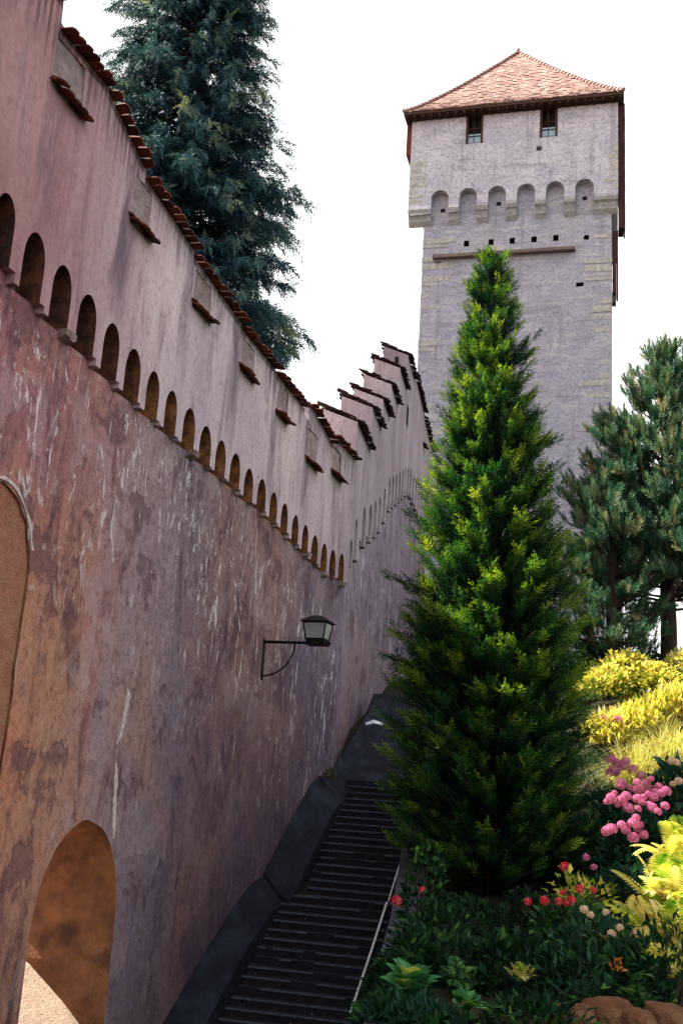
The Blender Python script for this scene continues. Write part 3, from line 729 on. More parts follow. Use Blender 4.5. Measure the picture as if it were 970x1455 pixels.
bm = bmesh.new(); bmesh.ops.create_uvsphere(bm, u_segments=12, v_segments=8, radius=.045)
for v in bm.verts: v.co += Vector((cx_ - .0, 0, .27))
tube(bm, [(cx_, 0, .30), (cx_, 0, .37)], .02, 8); fin('bulb', bm, M['bulb'], lan)

# ------------------------------------------------------------------ tower
TW = 8.9
tower = empty('stone_tower', (3.2, 47, 0), R(-15)); tag(tower, 'tall square stone tower with red pyramid roof behind the conifer', 'tower')
def tp(name, bm, mat): return fin(name, bm, mat, tower)
OV = .42
holes = [[(x - .12, z - .16), (x + .13, z - .16), (x + .13, z + .15), (x - .12, z + .15)] for x, z in ((1.04, 31.42), (2.08, 31.38), (3.27, 31.37), (4.28, 31.37), (5.31, 31.37), (6.33, 31.37))]
holes += [[(7.6, 31.2), (7.85, 31.15), (7.88, 31.4), (7.66, 31.42)], [(7.28, 28.78), (7.6, 28.78), (7.66, 28.98), (7.3, 28.98)], [(2.68, 28.7), (2.95, 28.7), (2.95, 29.6), (2.68, 29.6)]]
bm = bmesh.new(); panel(bm, [(-.04, 3), (TW, 3), (TW, 34.4), (-.04, 34.4)], holes, 0, .5, 0, None, 1)
box(bm, -.03, TW - .01, .501, 8.6, 3, 34.4)
box(bm, .8, 7.9, .40, .46, 28.3, 31.8, 1)
tp('shaft', bm, [M['twr_low'], M['dark']])
# projecting top storey carried on arches
ax = [.76, 2.14, 3.54, 4.92, 6.29, 7.66]; out = []
XL, XR = -.80, TW + .30
for i, c in enumerate(ax): out += arch_pts(c, .43, 32.9 + .02 * i, 33.72, .42, 10)
out = [(XL, 33.2), (XL + .12, 32.85)] + [(x, z) for x, z in out] + [(XR - .12, 32.95), (XR, 33.3)]
ZE = 38.12
win = [(1.97, 2.72), (5.57, 6.32)]
tl = [(XR, ZE)]
for a, b in win[::-1]: tl += [(b, ZE), (b, 36.58), (a, 36.58), (a, ZE)]
tl += [(XL, ZE)]
holes = [[(5.36, 35.88), (5.62, 35.86), (5.64, 36.1), (5.38, 36.12)]]
bm = bmesh.new(); panel(bm, out + tl, holes, -OV, .0 - .003, 0, None, 0)
box(bm, XL + .01, XR - .01, -.002, 8.9, 34.42, ZE)
box(bm, 5.3, 5.7, -.1, -.05, 35.8, 36.2, 1)
tp('upper_storey', bm, [M['twr_up'], M['dark']])
for c, (hx, hz) in zip((ax[0], ax[2], ax[5]), ((.1, 33.25), (.05, 33.4), (0, 33.35))):
    bm = bmesh.new(); box(bm, c + hx - .11, c + hx + .11, -.012, .02, hz - .1, hz + .1); tp('putlog_hole', bm, M['dark'])
for i in range(7):     # corbels
    xa = ax[i - 1] + .43 if i else XL; xb = ax[i] - .43 if i < 6 else XR
    bm = bmesh.new()
    prof = [(-OV - .05, 33.28), (-OV - .07, 33.12), (-OV - .02, 32.98), (-OV * .75, 32.90), (-.22, 32.72), (-.2, 32.62), (-.02, 32.42), (-.003, 32.4), (-.003, 33.28)]
    xa += .01; xb -= .01
    a = [bm.verts.new((xa, y, z)) for y, z in prof]; b = [bm.verts.new((xb, y, z)) for y, z in prof]
    bm.faces.new(a); bm.faces.new(b[::-1])
    for k in range(len(prof)): bm.faces.new((a[k], b[k], b[(k + 1) % len(prof)], a[(k + 1) % len(prof)]))
    tp('corbel', bm, M['quoin'])
# window frames and panes
for a, b in win:
    bm = bmesh.new()
    box(bm, a - .05, a + .06, -OV - .02, -OV + .14, 36.56, ZE); box(bm, b - .06, b + .05, -OV - .02, -OV + .14, 36.56, ZE)
    box(bm, a + .061, b - .061, -OV + .02, -OV + .1, 36.56, 36.62)
    box(bm, a + .33, a + .36, -OV + .05, -OV + .08, 36.63, ZE)
    for z in (37.0, 37.42): box(bm, a + .061, b - .061, -OV + .045, -OV + .075, z, z + .03)
    w = tp('window', bm, M['timber'])
    bm = bmesh.new(); box(bm, a + .062, b - .062, -OV + .09, -OV + .11, 36.63, 37.15); fin('pane', bm, M['wglass'], w)
    bm = bmesh.new(); box(bm, a, b, -.05, -.01, 36.58, 38.1); fin('dark_room', bm, M['dark'], w)
# long beam
bm = bmesh.new(); box(bm, .5, 7.25, -.30, -.01, 30.58, 30.74); box(bm, .6, .9, -.02, .05, 30.4, 30.6, 0); tp('timber_ledge', bm, M['timber_grey'])
# pale quoin stones at both corners of the shaft, irregular
for side in (0, 1):
    z = 7.0
    while z < 33:
        h = random.uniform(.22, .42); bm = bmesh.new()
        L = random.uniform(.5, 1.5); pr = random.uniform(.008, .03); inset = random.uniform(-.03, .05)
        if side == 0: box(bm, -.04 - pr - .01, L, -pr, .4, z, z + h - .03)
        else: box(bm, TW - L, TW + pr - .0, -pr, .4, z, z + h - .03)
        bmesh.ops.bevel(bm, geom=bm.edges[:], offset=.03, segments=2, affect='EDGES')
        if random.random() < .5: tp('quoin', bm, M['quoin'])
        else: bm.free()
        z += h
for side in (0, 1):
    z = 33.5
    while z < 35.6:
        h = random.uniform(.25, .4); L = random.uniform(.35, .9); bm = bmesh.new(); xa, xb = (XL - .012, XL + L) if side == 0 else (XR - L, XR + .012)
        box(bm, xa, xb, -OV - .012, -OV + .1, z, z + h - .04); bmesh.ops.bevel(bm, geom=bm.edges[:], offset=.025, segments=2, affect='EDGES'); tp('quoin', bm, M['quoin']); z += h
# roof
EZ = 38.32; ex0, ex1, ey0, ey1 = XL - .38, XR + .28, -OV - .55, 9.4
bm = bmesh.new()
cx0, cy0 = (ex0 + ex1) / 2 - .25, 4.4; AP = 45.2
def roof_pt(u, v, lift=0):    # u along eave 0..1, v up 0..1 front side
    # slight flare at the eave
    hgt = EZ + (AP - EZ) * (v ** 1.12)
    return hgt
sides = [((ex0, ey0), (ex1, ey0)), ((ex1, ey0), (ex1, ey1)), ((ex1, ey1), (ex0, ey1)), ((ex0, ey1), (ex0, ey0))]
rows = 34
for (a, b) in sides:
    a = Vector((*a, 0)); b = Vector((*b, 0)); c = Vector((cx0, cy0, 0))
    for r in range(rows):
        v0 = r / rows; v1 = min(1, (r + 1.25) / rows)
        A0 = a.lerp(c, v0); B0 = b.lerp(c, v0); A1_ = a.lerp(c, v1); B1_ = b.lerp(c, v1)
        z0 = EZ + (AP - EZ) * v0 ** 1.12 + .05; z1 = EZ + (AP - EZ) * v1 ** 1.12
        L = (B0 - A0).length; n = max(1, int(L / .24)); off = .5 if r % 2 else 0
        for k in range(-1, n + 1):
            u0 = (k + off) / n; u1 = u0 + .94 / n
            if u1 <= 0.02 or u0 >= .98: continue
            u0 = max(u0, 0); u1 = min(u1, 1)
            j = random.uniform(-.02, .02); zj = random.uniform(-.01, .02)
            P = [A0.lerp(B0, u0), A0.lerp(B0, u1), A1_.lerp(B1_, u1), A1_.lerp(B1_, u0)]
            q = [bm.verts.new((p.x, p.y, z + zj)) for p, z in zip(P, (z0 + j, z0 + j, z1, z1))]
            q2 = [bm.verts.new((p.x, p.y, z + zj - .03)) for p, z in zip(P, (z0 + j, z0 + j, z1, z1))]
            bm.faces.new(q)
            for i in (0, 1, 3): bm.faces.new((q2[i], q2[(i + 1) % 4], q[(i + 1) % 4], q[i]))
for s_ in ((ex0, ey0), (ex1, ey0), (ex0, ey1), (ex1, ey1)):   # hip tiles
    a = Vector((*s_, 0)); c = Vector((cx0, cy0, 0))
    for r in range(rows):
        v0, v1 = r / rows, (r + 1.1) / rows; p0 = a.lerp(c, v0); p1 = a.lerp(c, min(v1, 1))
        tube(bm, [(p0.x, p0.y, EZ + (AP - EZ) * v0 ** 1.12 + .09), (p1.x, p1.y, EZ + (AP - EZ) * min(v1, 1) ** 1.12 + .05)], [.1, .08], 6)
me_r = tp('roof', bm, M['rooftile'])
bm = bmesh.new(); tube(bm, [(cx0, cy0, AP), (cx0, cy0, AP + .35)], [.14, .05], 8); fin('finial', bm, M['rooftile'], me_r)
bm = bmesh.new(); box(bm, ex0 + .03, ex1 - .03, ey0 + .03, ey1 - .03, EZ - .14, EZ + .02)
for k in range(26): x = ex0 + .1 + k * (ex1 - ex0 - .3) / 25; box(bm, x, x + .12, ey0 + .08, -OV - .02, EZ - .24, EZ - .142)
tp('eaves_boarding', bm, M['timber'])
# tile-hung right flank
def hung(name, x0_, x1_, y0_, y1_, z0_, z1_):
    bm = bmesh.new(); box(bm, x0_, x1_ - .06, y0_, y1_, z0_, z1_)
    z = z0_ - .06
    while z < z1_ - .1:
        y = y0_ - .03
        while y < y1_:
            jx = random.uniform(0, .03); box(bm, x1_ - .055, x1_ + jx, y, y + .19, z, z + .26); y += .2
        z += .2
    x = x0_
    return tp(name, bm, M['darktile'])
hung('tile_hanging', XR + .004, XR + .30, -.15, .75, 31.6, 38.16)
hung('tile_hanging', TW + .035, TW + .27, .1, .8, 28.4, 31.59)
bm = bmesh.new(); box(bm, XL - .30, XL - .02, -.2, 8.6, 36.4, 38.16); tp('tile_hanging', bm, M['tile'])
bm = bmesh.new(); box(bm, TW + .02, TW + .20, .3, .9, 28.1, 28.58); tp('bracket_beam', bm, M['timber_grey'])

# ------------------------------------------------------------------ conifers
def conifer(name, label, cat, base, top_, prof, mat, bark, nbr, fans, fsize, rise, tpl, droop, tint_fn, trunk_r, seed, bare=0.0, spread=None, group=None):
    """prof: list (height fraction, radius)"""
    global rng; rng = np.random.default_rng(seed)
    base = np.array(base, float); top_ = np.array(top_, float); H = top_[2] - base[2]
    root = empty(name, tuple(base)); tag(root, label, cat, group)
    hf = np.array([p[0] for p in prof]); rr = np.array([p[1] for p in prof])
    bm = bmesh.new(); P = []; X = []; N = []; S = []; T = []
    tube(bm, [Vector(base * (1 - k) + top_ * k - base) for k in (0, .03, .2, .5, .8, .97)], [trunk_r * 1.25, trunk_r, trunk_r * .85, trunk_r * .55, trunk_r * .25, .01], 10)
    made = 0
    while made < nbr:
        h = bare + (1 - bare) * rng.random()
        Rr = np.interp(h, hf, rr)
        if rng.random() > .30 + .70 * Rr / rr.max(): continue
        made += 1
        az = rng.uniform(0, 2 * math.pi); ln = Rr * (rng.uniform(.58, 1.1) if spread is None else rng.uniform(*spread)) * (1.14 if rng.random() < .12 else 1)
        e = rise(h) + rng.normal() * .1
        o = base * (1 - h) + top_ * h
        d = np.array([math.cos(az) * math.cos(e), math.sin(az) * math.cos(e), math.sin(e)])
        o = o - np.array([0, 0, d[2] * ln])                  # branch starts lower so that its tip is at h
        nseg = 4; pts = []
        for k in range(nseg + 1):
            t_ = k / nseg; pts.append(o + d * ln * t_ - np.array([0, 0, droop * ln * t_ * t_]))
        if ln > .3: tube(bm, [Vector(p - base) for p in pts], [max(.006, trunk_r * .13 * (1 - k / (nseg + .6))) for k in range(nseg + 1)], 5, 1)
        nf = max(4, int(fans * (.4 + .6 * ln / rr.max())))
        tt = rng.uniform(.2, 1.0, nf) ** .75
        pos = o + d * ln * tt[:, None] - np.array([0, 0, 1]) * (droop * ln * tt ** 2)[:, None] + rng.normal(size=(nf, 3)) * .07 * fsize * 2
        side_ = np.cross(d, [0, 0, 1]); s_ = rng.uniform(-1, 1, nf)
        xd = d + side_ * s_[:, None] * .9 + np.array([0, 0, 1]) * (rng.normal(size=nf) * .25 + tpl[2])[:, None]
        P.append(pos); X.append(xd); N.append(np.array([0, 0, 1.0]) * tpl[3] + rdir(nf) * .7 + side_ * s_[:, None] * .4)
        S.append(fsize * rng.uniform(.65, 1.25, nf) * (.55 + .45 * ln / rr.max()))
        bt = rng.normal() * .13
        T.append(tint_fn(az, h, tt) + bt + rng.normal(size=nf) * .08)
    P = np.concatenate(P); X = np.concatenate(X); N = np.concatenate(N); S = np.concatenate(S); T = np.concatenate(T)
    o = fin('trunk', bm, [bark, M['bark']], root)
    c = scatter('crown', tpl[0], tpl[1], P - base, X, N, S, T, mat, root)
    return root
TH = (2.52, 16.0, 4.3)
th_prof = [(0, .3), (.065, 1.0), (.10, 1.55), (.2, 1.74), (.3, 1.72), (.42, 1.68), (.52, 1.54), (.62, 1.34), (.72, 1.10), (.8, .88), (.88, .74), (.95, .56), (.985, .40), (1, .22)]
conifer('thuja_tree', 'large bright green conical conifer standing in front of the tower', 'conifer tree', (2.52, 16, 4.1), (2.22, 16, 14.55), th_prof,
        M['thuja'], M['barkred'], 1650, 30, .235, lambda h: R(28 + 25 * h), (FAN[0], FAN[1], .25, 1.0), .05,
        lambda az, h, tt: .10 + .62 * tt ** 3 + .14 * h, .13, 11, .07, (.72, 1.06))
bpy.data.objects['thuja_tree'].location.z += 0
cb = at(222, 500, 32.0)
ce_prof = [(0, 3.6), (.3, 4.3), (.5, 4.3), (.58, 4.1), (.66, 3.4), (.74, 3.2), (.84, 2.6), (.92, 1.6), (1, .2)]
conifer('weeping_conifer', 'huge blue-green drooping conifer rising behind the pink wall', 'conifer tree', (cb.x, cb.y, 8.0), (cb.x + .2, cb.y, 37), ce_prof,
        M['cedar'], M['bark'], 1000, 66, .52, lambda h: R(4), (WEEP[0], WEEP[1], -1.1, .2), .22,
        lambda az, h, tt: .16 + .50 * tt * tt, .38, 12, .32, (.62, 1.06))
def pine(name, label, base, H, prof, seed, n_br, lean=0.0, lo=.16):
    global rng; rng = np.random.default_rng(seed)
    base = np.array(base, float); root = empty(name, tuple(base)); tag(root, label, 'pine tree', 'pines in the upper garden')
    bm = bmesh.new(); tube(bm, [(0, 0, -.2), (.02, 0, H * .2), (-.05, 0, H * .5), (.0, 0, H * .8), (lean, 0, H * .97)], [.24, .2, .16, .09, .02], 10)
    P, X, S, T = [], [], [], []; hf = [p[0] for p in prof]; rr = [p[1] for p in prof]
    for i in range(n_br):
        h = lo + (1 - lo) * (i + rng.random()) / n_br; az = i * 2.399 + rng.normal() * .3; ln = np.interp(h, hf, rr) * rng.uniform(.7, 1.12)
        e = R(5 + 45 * h ** 2); d = np.array([math.cos(az) * math.cos(e), math.sin(az) * math.cos(e), math.sin(e)]); o = np.array([0, 0, h * H - d[2] * ln])
        pts = [o + d * ln * t_ + np.array([0, 0, .14 * ln * t_ * t_]) for t_ in (0, .35, .7, 1)]
        tube(bm, [Vector(p) for p in pts], [.045, .03, .02, .01], 5)
        nsub = max(3, int(ln * 6))
        for k in range(nsub):
            t_ = .3 + .7 * (k + rng.random()) / nsub; b = o + d * ln * t_ + np.array([0, 0, .14 * ln * t_ ** 2])
            sd_ = np.cross(d, [0, 0, 1]) * rng.uniform(-1, 1) + d * .6 + np.array([0, 0, rng.uniform(-.1, .5)]); sd_ = sd_ / np.linalg.norm(sd_)
            L = ln * .35 * rng.uniform(.4, 1.1) + .12
            tube(bm, [Vector(b), Vector(b + sd_ * L)], [.014, .007], 4)
            for q in range(4 + int(L * 7)):
                u = rng.uniform(.3, 1.05); P.append(b + sd_ * L * u + rng.normal(size=3) * .06); X.append(np.array([0, 0, 1.0]) * rng.uniform(.5, 1.3) + sd_ * .7 + rng.normal(size=3) * .35)
                S.append(rng.uniform(.3, .5)); T.append(.48 + rng.normal() * .2 + .15 * (t_ - .5) + (.35 if rng.random() < .1 else 0))
    for q in range(14):
        P.append(np.array([lean, 0, H * rng.uniform(.9, 1.0)]) + rng.normal(size=3) * np.array([.18, .18, .05])); X.append([rng.normal() * .25, rng.normal() * .25, 1]); S.append(.5); T.append(.5)
    fin('trunk', bm, M['bark'], root)
    P = np.array(P); X = np.array(X)
    scatter('crown', TUFT[0], TUFT[1], P, X, rdir(len(P)), S, T, M['pine'], root)
    return root
pb = at(950, 1010, 27)
pine('pine_tree', 'dark pine with candle-like shoots and bare lower trunk, right of the tower', (pb.x, pb.y, garden_z(pb.x, pb.y)), 9.4,
     [(.1, 1.7), (.2, 2.3), (.4, 2.5), (.55, 2.2), (.7, 1.8), (.85, 1.2), (1, .35)], 21, 90, 0.0, .27)

pb = at(872, 1010, 26)
o = pine('pine_tree', 'lower olive-tinged pine squeezed between the big conifer and the taller pine', (pb.x, pb.y, garden_z(pb.x, pb.y)), 5.6,
     [(.1, 1.0), (.3, 1.15), (.6, .95), (.85, .55), (1, .2)], 22, 52)
# ------------------------------------------------------------------ garden
def mound(name, label, cat, c, rad, h, n, tpl, size, mat, tint=(.5, .18), up=.5, group=None, seed=1, stem=True, tipt=0.0):
    """leafy shrub: leaves spread through an uneven mound"""
    global rng; rng = np.random.default_rng(seed)
    root = empty(name, tuple(c)); tag(root, label, cat, group)
    lob = rdir(9); lob[:, 2] = abs(lob[:, 2]); la = rng.uniform(.0, .35, 9)
    d = rdir(n); d[:, 2] = abs(d[:, 2]); r = rng.uniform(.45, 1, n) ** .45
    bumpy = 1 + ((np.maximum(0, d @ lob.T) ** 6) * la).sum(1) - .12
    P = d * (r * bumpy)[:, None] * np.array([rad, rad, h])
    X = d + np.array([0, 0, up]) + rng.normal(size=(n, 3)) * .45
    T = tint[0] + rng.normal(size=n) * tint[1] + tipt * (P[:, 2] / h - .5)
    scatter('foliage', tpl[0], tpl[1], P, X, np.array([0, 0, 1.0]) + rdir(n) * .8, size * rng.uniform(.6, 1.3, n), T, mat, root)
    if stem:
        bm = bmesh.new()
        for k in range(6):
            a = rng.uniform(0, 6.28); tube(bm, [(.03 * math.cos(a), .03 * math.sin(a), -.1), (rad * .3 * math.cos(a), rad * .3 * math.sin(a), h * .5), (rad * .6 * math.cos(a), rad * .6 * math.sin(a), h * .8)], [.014, .01, .004], 5)
        fin('stems', bm, M['bark'], root)
    return root
def petals(n, seed, w=.34):
    r_ = np.random.default_rng(seed); V, Q = [], []
    for i in range(n):
        z = 1 - 1.7 * (i + .5) / n; a = i * 2.399; s = math.sqrt(max(0, 1 - z * z)); d = np.array([s * math.cos(a), s * math.sin(a), z])
        e = np.cross(d, r_.normal(size=3)); e /= np.linalg.norm(e); f = np.cross(d, e)
        for q in range(4):
            b = e * math.cos(q * math.pi / 2) + f * math.sin(q * math.pi / 2); c = np.cross(d, b); k = len(V); p = d * r_.uniform(.86, 1.02)
            V += [p, p + b * w * .55 + c * w * .3 + d * .05, p + b * w + d * .02, p + b * w * .55 - c * w * .3 + d * .05]; Q.append([k, k + 1, k + 2, k + 3])
    return np.array(V), np.array(Q)
def flower_mesh(name, n, mat, seed, w):
    V, Q = petals(n, seed, w); me = bpy.data.meshes.new(name); me.from_pydata([tuple(v) for v in V], [], [tuple(int(i) for i in q) for q in Q]); me.update()
    a = me.attributes.new('tint', 'FLOAT', 'POINT'); r_ = np.random.default_rng(seed + 1)
    a.data.foreach_set('value', np.repeat(np.clip(.5 + .3 * r_.normal(size=len(V) // 4), 0, 1), 4).astype(np.float32)); me.materials.append(mat); return me
FM = {'pink': flower_mesh('hydrangea_bloom', 60, M['pink'], 3, .34), 'red': flower_mesh('rose_bloom', 16, M['redf'], 4, .8), 'pale': flower_mesh('pale_bloom', 18, M['palef'], 5, .7), 'rosepink': flower_mesh('pink_rose_bloom', 16, M['pink'], 6, .8)}
def blooms(root, kind, pts, size):
    for p in pts:
        o = bpy.data.objects.new('flower_head', FM[kind]); col.objects.link(o); o.parent = root; o.location = Vector(p) - Vector(root.location)
        s = size * random.uniform(.62, 1.2); o.scale = (s, s, s * .9); o.rotation_euler = (R(random.uniform(-25, 25) + 20), R(random.uniform(-25, 25)), random.uniform(0, 6.28))
def gpos(px, depth, dz=0.0):
    p = at(px, 1200, depth); return (p.x, p.y, garden_z(p.x, p.y) + dz)

# yellow hedge far back, yellow mounds in front of it
GB = 'yellow-green bushes in the sunny upper garden'
for i, (px, dpt, rad, h, lab) in enumerate([(862, 24.5, .75, .75, 'leftmost high yellow bush beside the big conifer'), (898, 25, .8, .95, 'yellow bush under the pine branches left of the pine trunk'), (935, 24.2, .6, .75, 'yellow bush close against the left side of the pine trunk'), (985, 25, .8, .9, 'yellow bush right of the pine trunk at the picture edge')]):
    mound('yellow_bush', lab, 'bush', gpos(px, dpt), rad, h, 1500, LEAF, .13, M['yellow'], (.55, .32), .6, GB, 40 + i, tipt=.5)
for i, (px, dpt, rad, h, lab) in enumerate([(868, 20, .48, .5, 'pale yellow mound with two pink flowers next to the big conifer'), (898, 20.3, .42, .55, 'golden round bush, second from the conifer'), (925, 20, .42, .5, 'golden round bush above the pale grass'), (955, 20.2, .48, .52, 'golden bush above the right part of the pale grass'), (985, 20, .5, .52, 'golden bush cut by the right edge above the grass')]):
    b = mound('golden_bush', lab, 'bush', gpos(px, dpt), rad, h, 1000, NARROW, .22, M['yellow'], (.70, .25), 1.5, GB, 50 + i)
    if i == 0: blooms(b, 'rosepink', [at(857, 1019, 19.6), at(877, 1022, 19.6)], .06)
for i, (px, dpt, rad, h, lab) in enumerate([(850, 27.5, .9, 1.3, 'dark green bush in shade behind the leftmost yellow bush'), (915, 28.5, 1.0, 1.4, 'dark green bush behind the pine trunk')]):
    mound('dark_bush', lab, 'bush', gpos(px, dpt), rad, h, 900, LEAF, .17, M['green'], (.5, .2), .5, 'dark bushes under the pine', 60 + i)
# pale ornamental grass
def grass(px, dpt, n, h, lab, seed):
    global rng; rng = np.random.default_rng(seed); c = gpos(px, dpt); root = empty('ornamental_grass', c); tag(root, lab, 'grass clump')
    V, Q = [], []
    m = 6
    tb = []
    P = []; 
    for i in range(n):
        a = rng.uniform(0, 6.28); L = h * rng.uniform(.7, 1.25); sp_ = rng.uniform(.25, .95); w = .009; base_ = rng.normal(size=2) * .12; k0 = len(V)
        for k in range(m):
            t_ = k / (m - 1); x = sp_ * L * t_ ** 1.6 * .9; z = L * (1.25 * t_ - .95 * sp_ * t_ ** 2.6)
            p = np.array([base_[0] + math.cos(a) * x, base_[1] + math.sin(a) * x, z]); s = np.array([-math.sin(a), math.cos(a), 0]) * w * (1 - .75 * t_)
            V += [p - s, p + s]
            if k: Q.append([k0 + 2 * k - 2, k0 + 2 * k - 1, k0 + 2 * k + 1, k0 + 2 * k])
        tb += [rng.uniform(0, 1)] * (2 * m)
    me = bpy.data.meshes.new('blades'); me.from_pydata([tuple(v) for v in V], [], Q); me.update()
    at_ = me.attributes.new('tint', 'FLOAT', 'POINT'); at_.data.foreach_set('value', np.array(tb, np.float32)); link('blades', me, M['grass'], root)
grass(905, 17.3, 900, 1.0, 'pale feathery grass clump behind the pink hydrangea', 71)
grass(952, 17.6, 900, 1.05, 'pale feathery grass clump at the right edge under the golden bushes', 72)
# hydrangeas
HZ = []
hb = mound('hydrangea_bush', 'hydrangea bush covered in round pink flower heads left of the golden ferns', 'hydrangea', gpos(900, 14.6, -.1), .62, .95, 1500, LEAF, .15, M['bluegreen'], (.4, .2), .3, None, 81)
hp = [(862, 1139), (877, 1144), (892, 1148), (906, 1149), (921, 1143), (934, 1153), (944, 1145), (872, 1127), (889, 1131), (905, 1135), (920, 1128), (928, 1133), (882, 1112), (895, 1120), (906, 1122), (919, 1120), (946, 1124), (935, 1119), (930, 1127), (905, 1112), (917, 1113), (924, 1107), (882, 1117), (914, 1133), (926, 1148), (868, 1134), (896, 1150), (911, 1140), (883, 1137), (938, 1127)]
blooms(hb, 'pink', [at(x, y, 13.85 + random.uniform(-.05, .2) + (1150 - y) * .008) for x, y in hp], .060)
hb2 = mound('hydrangea_bush', 'smaller hydrangea with deep pink heads just under the pale grass', 'hydrangea', gpos(880, 16.2, -.1), .45, 1.0, 800, LEAF, .15, M['bluegreen'], (.4, .2), .3, None, 82)
blooms(hb2, 'pink', [at(x, y, 15.6) for x, y in ((868, 1080), (875, 1084), (888, 1082), (880, 1092), (872, 1094), (866, 1098), (898, 1093), (884, 1087), (910, 1103), (876, 1099))], .072)
hb3 = mound('hydrangea_bush', 'low hydrangea with a few fading heads between the pink bush and the golden ferns', 'hydrangea', gpos(880, 13.0, -.1), .62, .75, 900, LEAF, .14, M['bluegreen'], (.25, .2), .3, None, 83)
blooms(hb3, 'pink', [at(x, y, 12.6) for x, y in ((862, 1181), (868, 1178), (883, 1173), (889, 1180), (905, 1176), (900, 1170), (908, 1172), (903, 1162), (899, 1190), (914, 1186))], .06)
mound('broadleaf_bush', 'dark blue-green leafy bush with pale yellow and pink flowers at the right edge', 'bush', gpos(975, 15.2, -.1), .6, 1.2, 1300, LEAF, .17, M['bluegreen'], (.45, .22), .3, None, 84)
blooms(col.objects[-2] if False else bpy.data.objects['broadleaf_bush'], 'pale', [at(x, y, 14.5) for x, y in ((955, 1114), (963, 1110), (960, 1083), (953, 1081))], .05)
# ferns
def fern_mesh(name, mat, seed, nfr=26, L=.85, lw=.02):
    global rng; rng = np.random.default_rng(seed); V, Q, T = [], [], []
    for i in range(nfr):
        a = i * 2.399 + rng.normal() * .2; el = R(rng.uniform(48, 85)); ln = L * rng.uniform(.7, 1.15); dro = rng.uniform(.35, .8); tb = rng.uniform(0, 1)
        ca, sa = math.cos(a), math.sin(a)
        def pt(t_): return np.array([ca * math.cos(el) * ln * t_, sa * math.cos(el) * ln * t_, math.sin(el) * ln * t_ - dro * ln * t_ ** 2.4 * .8])
        npn = 17
        for k in range(npn):
            t_ = .12 + .86 * k / npn; p = pt(t_); tn = norm(pt(t_ + .03) - p); s = np.array([-sa, ca, 0]); wd = ln * .17 * math.sin(math.pi * min(1, t_ * .8 + .2)) ** .8 + .02
            for sd_ in (-1, 1):
                tip = p + s * sd_ * wd + tn * wd * .45 - np.array([0, 0, wd * .2]); mid = (p + tip) / 2 + np.array([0, 0, wd * .06]); w = tn * (ln * lw); k0 = len(V)
                V += [p - w * .6, mid + w, tip, mid - w]; Q.append([k0, k0 + 1, k0 + 2, k0 + 3]); T += [np.clip(tb + rng.normal() * .12, 0, 1)] * 4
    me = bpy.data.meshes.new(name); me.from_pydata([tuple(v) for v in V], [], Q); me.update()
    at_ = me.attributes.new('tint', 'FLOAT', 'POINT'); at_.data.foreach_set('value', np.array(T, np.float32)); me.materials.append(mat); return me
ff = [fern_mesh('fronds', M['yfern'], 90 + i) for i in range(3)]; fd = [fern_mesh('fronds', M['green'], 95 + i, 18) for i in range(2)]
def fern(px, dpt, s, lab, k=0, dark=False, dz=0, grp='golden ferns on the right'):
    o = bpy.data.objects.new('garden_fern' if dark else 'golden_fern', (fd if dark else ff)[k % (2 if dark else 3)]); col.objects.link(o); o.location = gpos(px, dpt, dz); o.scale = (s, s, s)
    o.rotation_euler = (0, 0, random.uniform(0, 6.28)); tag(o, lab, 'fern', grp); return o
for i, (px, dpt, s, dz, lab) in enumerate([(905, 11.7, 1.05, .05, 'tall golden fern on the left below the hydrangeas'), (948, 11.9, 1.2, .25, 'tallest golden fern near the right edge'), (985, 11.6, 1.2, .2, 'golden fern cut by the right edge'), (925, 11.0, 1.0, .1, 'bright golden fern in the middle of the fern patch'), (965, 10.9, 1.05, .0, 'golden fern in front, lower right of the patch'), (895, 11.0, .75, .0, 'low golden fern behind the pink roses'), (935, 10.4, .8, -.05, 'small golden fern at the lower edge of the patch'), (975, 12.8, 1.2, .5, 'golden fern at the back touching the dark leafy bush')]):
    fern(px, dpt, s, lab, i, False, dz)
# roses
def rose(px, dpt, rad, h, lab, fl, kind, seed, mat='green', tint=(.5, .22), n=600, fs=.045, sz=.10):
    b = mound('rose_bush', lab, 'rose bush', gpos(px, dpt, -.05), rad, h, n, LEAF, sz, M[mat], tint, .4, None, seed)
    blooms(b, kind, [at(x, y, d_) for x, y, d_ in fl], fs * .85); return b
rose(828, 12.0, .34, .85, 'sunlit yellow-green rose bush with pink blooms left of the ferns', [(832, 1218, 11.8), (843, 1232, 11.7)], 'rosepink', 101, 'yellow', (.35, .25), 450)
rose(815, 11.2, .55, .62, 'shaded rose bush with a row of small red and pink blooms', [(801, 1231, 11), (773, 1280, 10.8), (793, 1281, 10.8), (805, 1283, 10.8), (823, 1263, 10.9), (842, 1265, 10.8), (811, 1279, 10.8), (799, 1268, 11.)], 'red', 102, fs=.042)
rose(752, 11.6, .45, .55, 'dark rose bush with two red blooms right of the red trunk', [(749, 1281, 11.2), (771, 1282, 11.2)], 'red', 103, tint=(.2, .2), fs=.04)
rose(604, 13.2, .28, .85, 'small rose bush leaning over the handrail with bright red blooms', [(563, 1280, 12.9), (599, 1264, 13), (597, 1335, 12.6)], 'red', 104, tint=(.45, .22), fs=.07, n=420)
rose(850, 10.2, .45, .5, 'pale-flowered rose bush in front of the ferns', [(829, 1292, 10), (868, 1327, 9.9), (880, 1318, 9.9), (902, 1327, 9.9), (838, 1300, 10), (860, 1296, 10)], 'pale', 105, 'bluegreen', (.5, .25), fs=.04)
